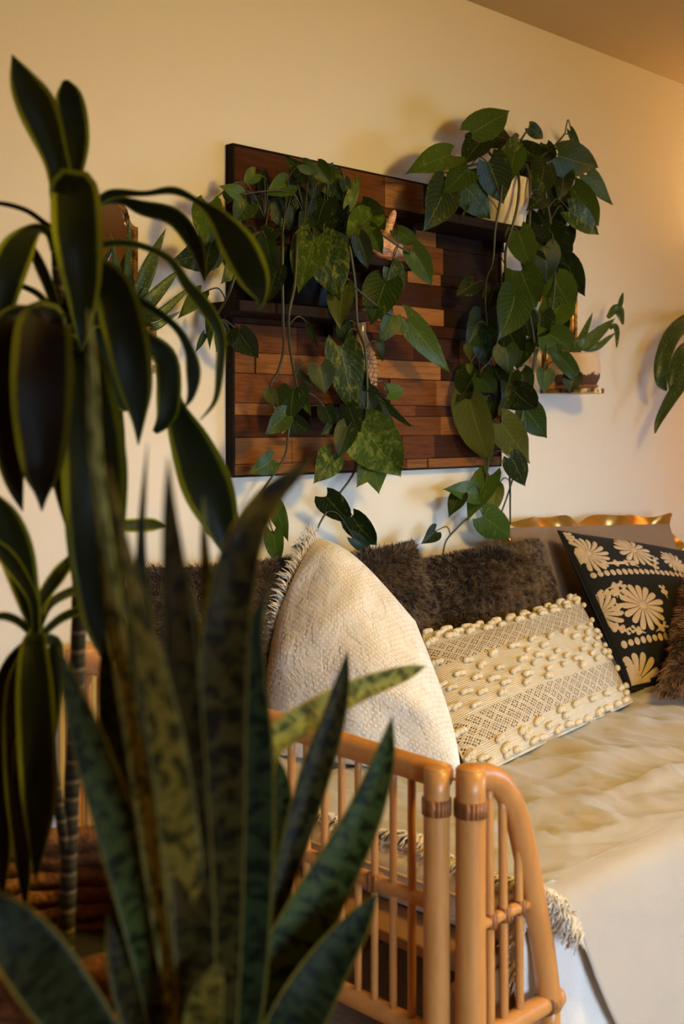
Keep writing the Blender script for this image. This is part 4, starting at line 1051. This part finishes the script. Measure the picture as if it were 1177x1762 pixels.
GD = [srgb(42, 50, 20), srgb(34, 42, 18), srgb(52, 62, 24)]; BR_ = [srgb(30, 26, 18), srgb(36, 30, 20)]; LG = [srgb(62, 78, 30)]
D = [([(104,350,26,1.27),(106,320,40,1.26),(95,270,46,1.25),(66,190,68,1.23),(40,140,48,1.22),(21,94,2,1.21)], 2),
 ([(112,350,22,1.27),(122,310,34,1.28),(128,250,50,1.29),(123,195,54,1.29),(117,158,42,1.28),(112,138,12,1.27)], 0),
 ([(108,380,26,1.26),(118,335,62,1.23),(128,330,80,1.20),(132,390,86,1.18),(138,450,76,1.18),(142,510,54,1.19),(142,560,30,1.2),(140,604,3,1.2)], 0),
 ([(112,370,20,1.27),(165,348,16,1.26),(195,333,17,1.26),(250,333,10,1.26),(300,328,15,1.26),(345,350,12,1.26),(375,374,32,1.25),(410,425,64,1.24),(438,480,54,1.23),(449,515,18,1.23),(444,532,2,1.23)], 0),
 ([(112,390,20,1.27),(170,350,16,1.29),(210,346,14,1.3),(245,358,26,1.3),(300,374,32,1.3),(335,420,28,1.3),(349,465,12,1.3),(352,487,2,1.3)], 1),
 ([(108,450,20,1.27),(170,422,14,1.28),(230,420,12,1.28),(290,445,13,1.28),(322,490,20,1.28),(356,532,25,1.27),(379,580,18,1.27),(378,640,15,1.27),(370,690,9,1.27),(344,723,2,1.27)], 2),
 ([(112,560,20,1.27),(180,485,12,1.26),(245,520,14,1.26),(300,560,13,1.25),(325,600,17,1.25),(333,640,26,1.25),(329,680,14,1.25),(317,702,2,1.25)], 1),
 ([(110,540,26,1.27),(150,470,40,1.24),(190,490,64,1.22),(215,570,76,1.2),(232,660,62,1.2),(238,720,26,1.2),(238,766,2,1.2)], 1),
 ([(112,570,26,1.28),(190,545,34,1.3),(250,585,34,1.32),(286,620,42,1.33),(290,690,42,1.33),(283,722,30,1.33),(266,744,10,1.33)], 1),
 ([(112,570,24,1.28),(150,555,30,1.3),(188,610,40,1.31),(206,680,38,1.31),(217,708,6,1.31)], 2),
 ([(284,640,34,1.34),(300,700,36,1.34),(328,765,70,1.33),(356,835,88,1.32),(380,900,60,1.32),(394,965,6,1.32)], 1),
 ([(104,585,26,1.26),(84,556,60,1.2),(74,570,92,1.17),(72,650,106,1.15),(72,730,96,1.15),(72,800,70,1.15),(72,845,28,1.16),(72,880,2,1.16)], 3),
 ([(100,560,24,1.26),(40,545,40,1.22),(12,570,56,1.2),(8,660,64,1.2),(14,760,54,1.2),(25,830,32,1.2),(39,880,2,1.2)], 3),
 ([(118,620,30,1.28),(138,610,60,1.23),(150,690,98,1.2),(162,800,112,1.19),(164,900,102,1.19),(168,990,88,1.2),(178,1070,66,1.21),(188,1150,6,1.22)], 1),
 ([(95,430,18,1.26),(82,400,14,1.25),(60,396,24,1.24),(30,430,58,1.22),(12,480,58,1.21),(0,545,36,1.21),(-12,600,4,1.21)], 0),
 ([(96,400,12,1.27),(78,385,10,1.27),(45,362,9,1.27),(0,350,8,1.27),(-40,352,2,1.27)], 1),
 ([(106,570,16,1.27),(90,510,18,1.26),(70,460,20,1.25),(50,425,14,1.25),(20,440,30,1.24),(-10,500,40,1.24),(-25,560,4,1.24)], 1),
 ([(104,560,14,1.27),(70,510,12,1.26),(30,490,10,1.26),(-10,485,8,1.26),(-40,500,2,1.26)], 2),
 ([(102,580,16,1.27),(60,540,16,1.24),(30,546,24,1.23),(0,580,40,1.22),(-10,680,44,1.22),(0,800,4,1.22)], 3),
 ([(112,600,16,1.28),(122,560,18,1.3),(138,545,14,1.31),(165,590,34,1.33),(185,680,44,1.33),(196,780,40,1.33),(206,860,4,1.33)], 1),
 ([(108,590,18,1.27),(100,640,50,1.25),(104,720,60,1.25),(108,820,40,1.25),(112,900,4,1.25)], 3),
 ([(62,1092,14,1.22),(47,1025,42,1.2),(28,950,60,1.19),(8,892,50,1.18),(-18,850,18,1.17)], 2),
 ([(62,1090,14,1.22),(56,1030,18,1.18),(20,970,30,1.16),(-10,940,24,1.15),(-40,930,3,1.15)], 2),
 ([(64,1090,12,1.22),(74,1030,22,1.24),(100,990,27,1.25),(116,968,18,1.26),(122,952,3,1.26)], 0),
 ([(64,1092,12,1.22),(85,1040,16,1.24),(140,1012,17,1.27),(196,1006,16,1.29),(220,1042,24,1.3),(224,1085,4,1.3)], 1),
 ([(66,1098,12,1.22),(108,1062,16,1.24),(162,1046,17,1.26),(204,1062,22,1.28),(221,1105,3,1.28)], 1),
 ([(62,1092,26,1.21),(58,1120,46,1.18),(60,1190,64,1.16),(64,1290,66,1.15),(68,1380,58,1.15),(65,1450,32,1.15),(62,1512,3,1.16)], 1),
 ([(58,1092,14,1.22),(30,1068,15,1.2),(0,1060,14,1.19),(-30,1075,3,1.18)], 1),
 ([(58,1100,18,1.22),(20,1150,36,1.2),(0,1250,60,1.19),(-8,1350,60,1.19),(0,1460,40,1.19),(5,1540,4,1.19)], 3),
 ([(66,1100,16,1.22),(95,1110,26,1.25),(88,1190,36,1.26),(80,1280,30,1.27),(78,1360,4,1.27)], 1),
 ([(136,960,16,1.29),(170,915,18,1.32),(200,905,20,1.36),(232,904,25,1.4),(264,903,22,1.42),(284,906,2,1.43)], 2),
 ([(60,1105,16,1.21),(30,1180,40,1.19),(30,1330,46,1.19),(40,1480,30,1.19),(44,1560,4,1.2)], 3)]
for pts, ci in D:
    c = (BR_[R.randint(0, 1)] if ci == 3 else GD[ci]); k = R.uniform(.85, 1.15)
    dleaf(DR, pts, (c[0]*k, c[1]*k, c[2]*k, {0: 1.0, 1: .42, 2: .95, 3: .30}[ci]), fold=R.uniform(.1, .35), wav=.14)

# ================================================================ SNAKE PLANT
sc_ = atD(345, 1850, .95); sc_ = V((sc_.x, sc_.y, .40))
basket(sc_, .10, .125, .275, 'small coiled seagrass basket holding the snake plant', .014)
so = lathe('potting_soil', sc_, [(.085, .17), (.102, .20), (.05, .206)], 'soil', None, 30, at=sc_+V((0, 0, .2))); tag(so, 'dark potting soil inside the snake plant basket', 'soil')
SN = empty('snake_plant', sc_+V((0, 0, .205)), 'banded green snake plant with upright sword leaves by the daybed', 'plant')
GS = [srgb(70, 84, 34), srgb(122, 110, 40), srgb(42, 54, 25), srgb(158, 168, 94), srgb(66, 58, 22), srgb(124, 130, 64)]
root = [(300, 1930), (330, 1940), (360, 1945), (390, 1930), (420, 1925)]
S = [([(152,533,2,.74),(158,620,15,.74),(163,760,22,.75),(175,880,24,.76),(193,1020,27,.77),(214,1180,30,.79),(238,1320,34,.82),(265,1500,36,.86),(300,1720,38,.9),(330,1930,40,.95)], 3, .1),
 ([(254,762,1,.9),(247,850,10,.9),(243,930,16,.9),(245,1020,26,.9),(256,1160,46,.9),(280,1400,60,.92),(310,1720,60,.94),(330,1930,50,.96)], 2, .2),
 ([(290,785,2,.74),(291,860,20,.74),(298,960,40,.75),(308,1070,54,.76),(320,1300,70,.8),(334,1600,74,.86),(345,1930,60,.93)], 4, .25),
 ([(350,856,2,.86),(351,920,13,.86),(355,1000,22,.86),(361,1100,28,.87),(366,1220,30,.88),(372,1360,30,.9),(371,1520,28,.92),(366,1720,28,.94),(360,1930,30,.96)], 3, .5),
 ([(538,786,2,.88),(505,818,24,.87),(462,858,44,.86),(425,920,62,.84),(402,1000,76,.84),(388,1100,84,.84),(382,1250,86,.86),(380,1450,84,.88),(375,1700,76,.92),(365,1930,60,.95)], 4, .3),
 ([(470,980,1,.92),(452,1035,12,.92),(440,1085,26,.92),(432,1160,50,.92),(427,1300,90,.92),(422,1480,100,.92),(410,1700,96,.93),(390,1930,70,.95)], 2, .25),
 ([(732,1146,2,1.2),(695,1159,26,1.18),(620,1186,40,1.13),(545,1224,48,1.08),(490,1260,50,1.04),(460,1296,46,1.01),(452,1360,40,.99),(447,1500,44,.97),(430,1720,50,.95),(400,1930,46,.95)], 5, .35),
 ([(598,1120,2,1.06),(590,1170,24,1.06),(574,1235,42,1.05),(546,1320,54,1.04),(516,1420,50,1.03),(490,1510,40,1.02),(465,1620,36,1.0),(430,1800,40,.98),(405,1930,40,.97)], 4, .4),
 ([(675,1232,2,1.04),(662,1300,36,1.03),(632,1390,60,1.02),(588,1480,76,1.01),(538,1570,90,1.0),(492,1660,98,.99),(450,1765,100,.98),(415,1930,70,.97)], 0, .4),
 ([(650,1536,2,.98),(616,1588,46,.97),(566,1660,76,.96),(520,1740,94,.95),(480,1820,90,.95),(430,1940,60,.95)], 2, .35),
 ([(98,1105,2,.84),(124,1190,36,.84),(160,1300,62,.85),(200,1420,74,.86),(236,1550,72,.88),(272,1700,64,.91),(315,1930,50,.94)], 0, .2),
 ([(-60,1540,4,.78),(-10,1575,80,.78),(50,1640,112,.79),(105,1715,110,.82),(170,1800,90,.86),(260,1930,60,.9)], 2, .25),
 ([(226,1036,2,.98),(237,1110,44,.98),(248,1240,60,.97),(268,1440,62,.96),(296,1700,60,.95),(330,1930,50,.95)], 2, .3),
 ([(186,800,2,.72),(208,920,22,.73),(240,1060,38,.74),(278,1230,60,.77),(308,1430,70,.82),(330,1680,66,.88),(345,1930,50,.94)], 1, .15),
 ([(376,1662,14,.84),(366,1690,44,.84),(352,1740,66,.85),(345,1820,70,.87),(350,1930,60,.9)], 1, .2),
 ([(470,1290,2,1.1),(486,1360,30,1.1),(478,1480,34,1.08),(462,1620,30,1.05),(440,1780,30,1.02),(415,1930,30,.99)], 0, .3),
 ([(412,930,2,.98),(408,1000,30,.98),(402,1150,60,.98),(398,1400,80,.98),(392,1700,80,.97),(385,1930,60,.97)], 4, .2),
 ([(225,1480,2,.9),(205,1560,34,.9),(215,1660,60,.9),(250,1780,64,.92),(310,1930,50,.94)], 4, .2),
 ([(330,1010,2,1.0),(332,1120,36,1.0),(336,1300,60,1.0),(342,1600,64,.99),(350,1930,50,.98)], 2, .2),
 ([(180,1080,2,1.0),(186,1200,36,1.0),(212,1400,56,.99),(258,1650,60,.98),(320,1930,44,.97)], 2, .2),
 ([(290,1150,2,1.02),(298,1300,50,1.02),(312,1550,66,1.0),(340,1930,50,.98)], 4, .2)]
for pts, ci, fd in S:
    c = GS[ci]; k = R.uniform(.85, 1.1)
    dleaf(SN, [(p[0], p[1], p[2], p[3]) for p in pts], (c[0]*k, c[1]*k, c[2]*k, 1), mat='snake_leaf', fold=fd, thick=.003, wav=0, foot=sc_+V((0, 0, .185)))

# ================================================================ FLOOR LAMP (unseen, added right of the frame for a warm glow)
lm = V((4.12, 1.72, 0))
fl = empty('added_floor_lamp', lm, 'unseen brass floor lamp with warm fabric shade, added at the daybed end', 'lamp')
lathe('base', lm, [(.13, 0), (.13, .012), (.02, .025), (.012, .04)], 'brass', fl, 30)
tube('pole', [lm+V((0, 0, .02)), lm+V((0, 0, 1.72))], .009, 'brass', fl, 12)
vs, fs = [], []
for r, z in ((.17, 1.52), (.12, 1.80)):
    for k in range(36): a = 2*math.pi*k/36; vs.append((lm.x+r*math.cos(a), lm.y+r*math.sin(a), z))
fs = [(k, (k+1) % 36, 36+(k+1) % 36, 36+k) for k in range(36)]
mk('shade', vs, fs, 'lamp_fabric', fl)
mk('bulb', *sphereg(lm+V((0, 0, 1.70)), .03, 12, 8), 'lamp_fabric', fl)
pl_ = bpy.data.lights.new('lamp_glow', 'POINT'); pl_.energy = 9; pl_.color = (1, .72, .34); pl_.shadow_soft_size = .06
po = bpy.data.objects.new('lamp_glow', pl_); COL.objects.link(po); po.location = (0, 0, 1.76); po.parent = fl

# unseen pendant lamp, added to warm the upper wall
pd = V((1.9, .2, 2.12))
pn = empty('added_pendant', pd, 'unseen brass pendant lamp with open warm fabric shade, added under the ceiling', 'lamp')
tube('cord', [pd+V((0, 0, .06)), V((pd.x, pd.y, ZC))], .004, 'brass', pn, 8)
vs = []
for r, z in ((.19, -.02), (.15, .13)):
    for k in range(36): a = 2*math.pi*k/36; vs.append((pd.x+r*math.cos(a), pd.y+r*math.sin(a), pd.z+z))
mk('shade', vs, [(k, (k+1) % 36, 36+(k+1) % 36, 36+k) for k in range(36)], 'lamp_fabric', pn)
mk('bulb', *sphereg(pd+V((0, 0, .05)), .03, 12, 8), 'lamp_fabric', pn)
pl_ = bpy.data.lights.new('pendant_fill', 'POINT'); pl_.energy = 80; pl_.color = (1, .73, .17); pl_.shadow_soft_size = .16
po = bpy.data.objects.new('pendant_fill', pl_); COL.objects.link(po); po.location = (0, 0, -.05); po.parent = pn
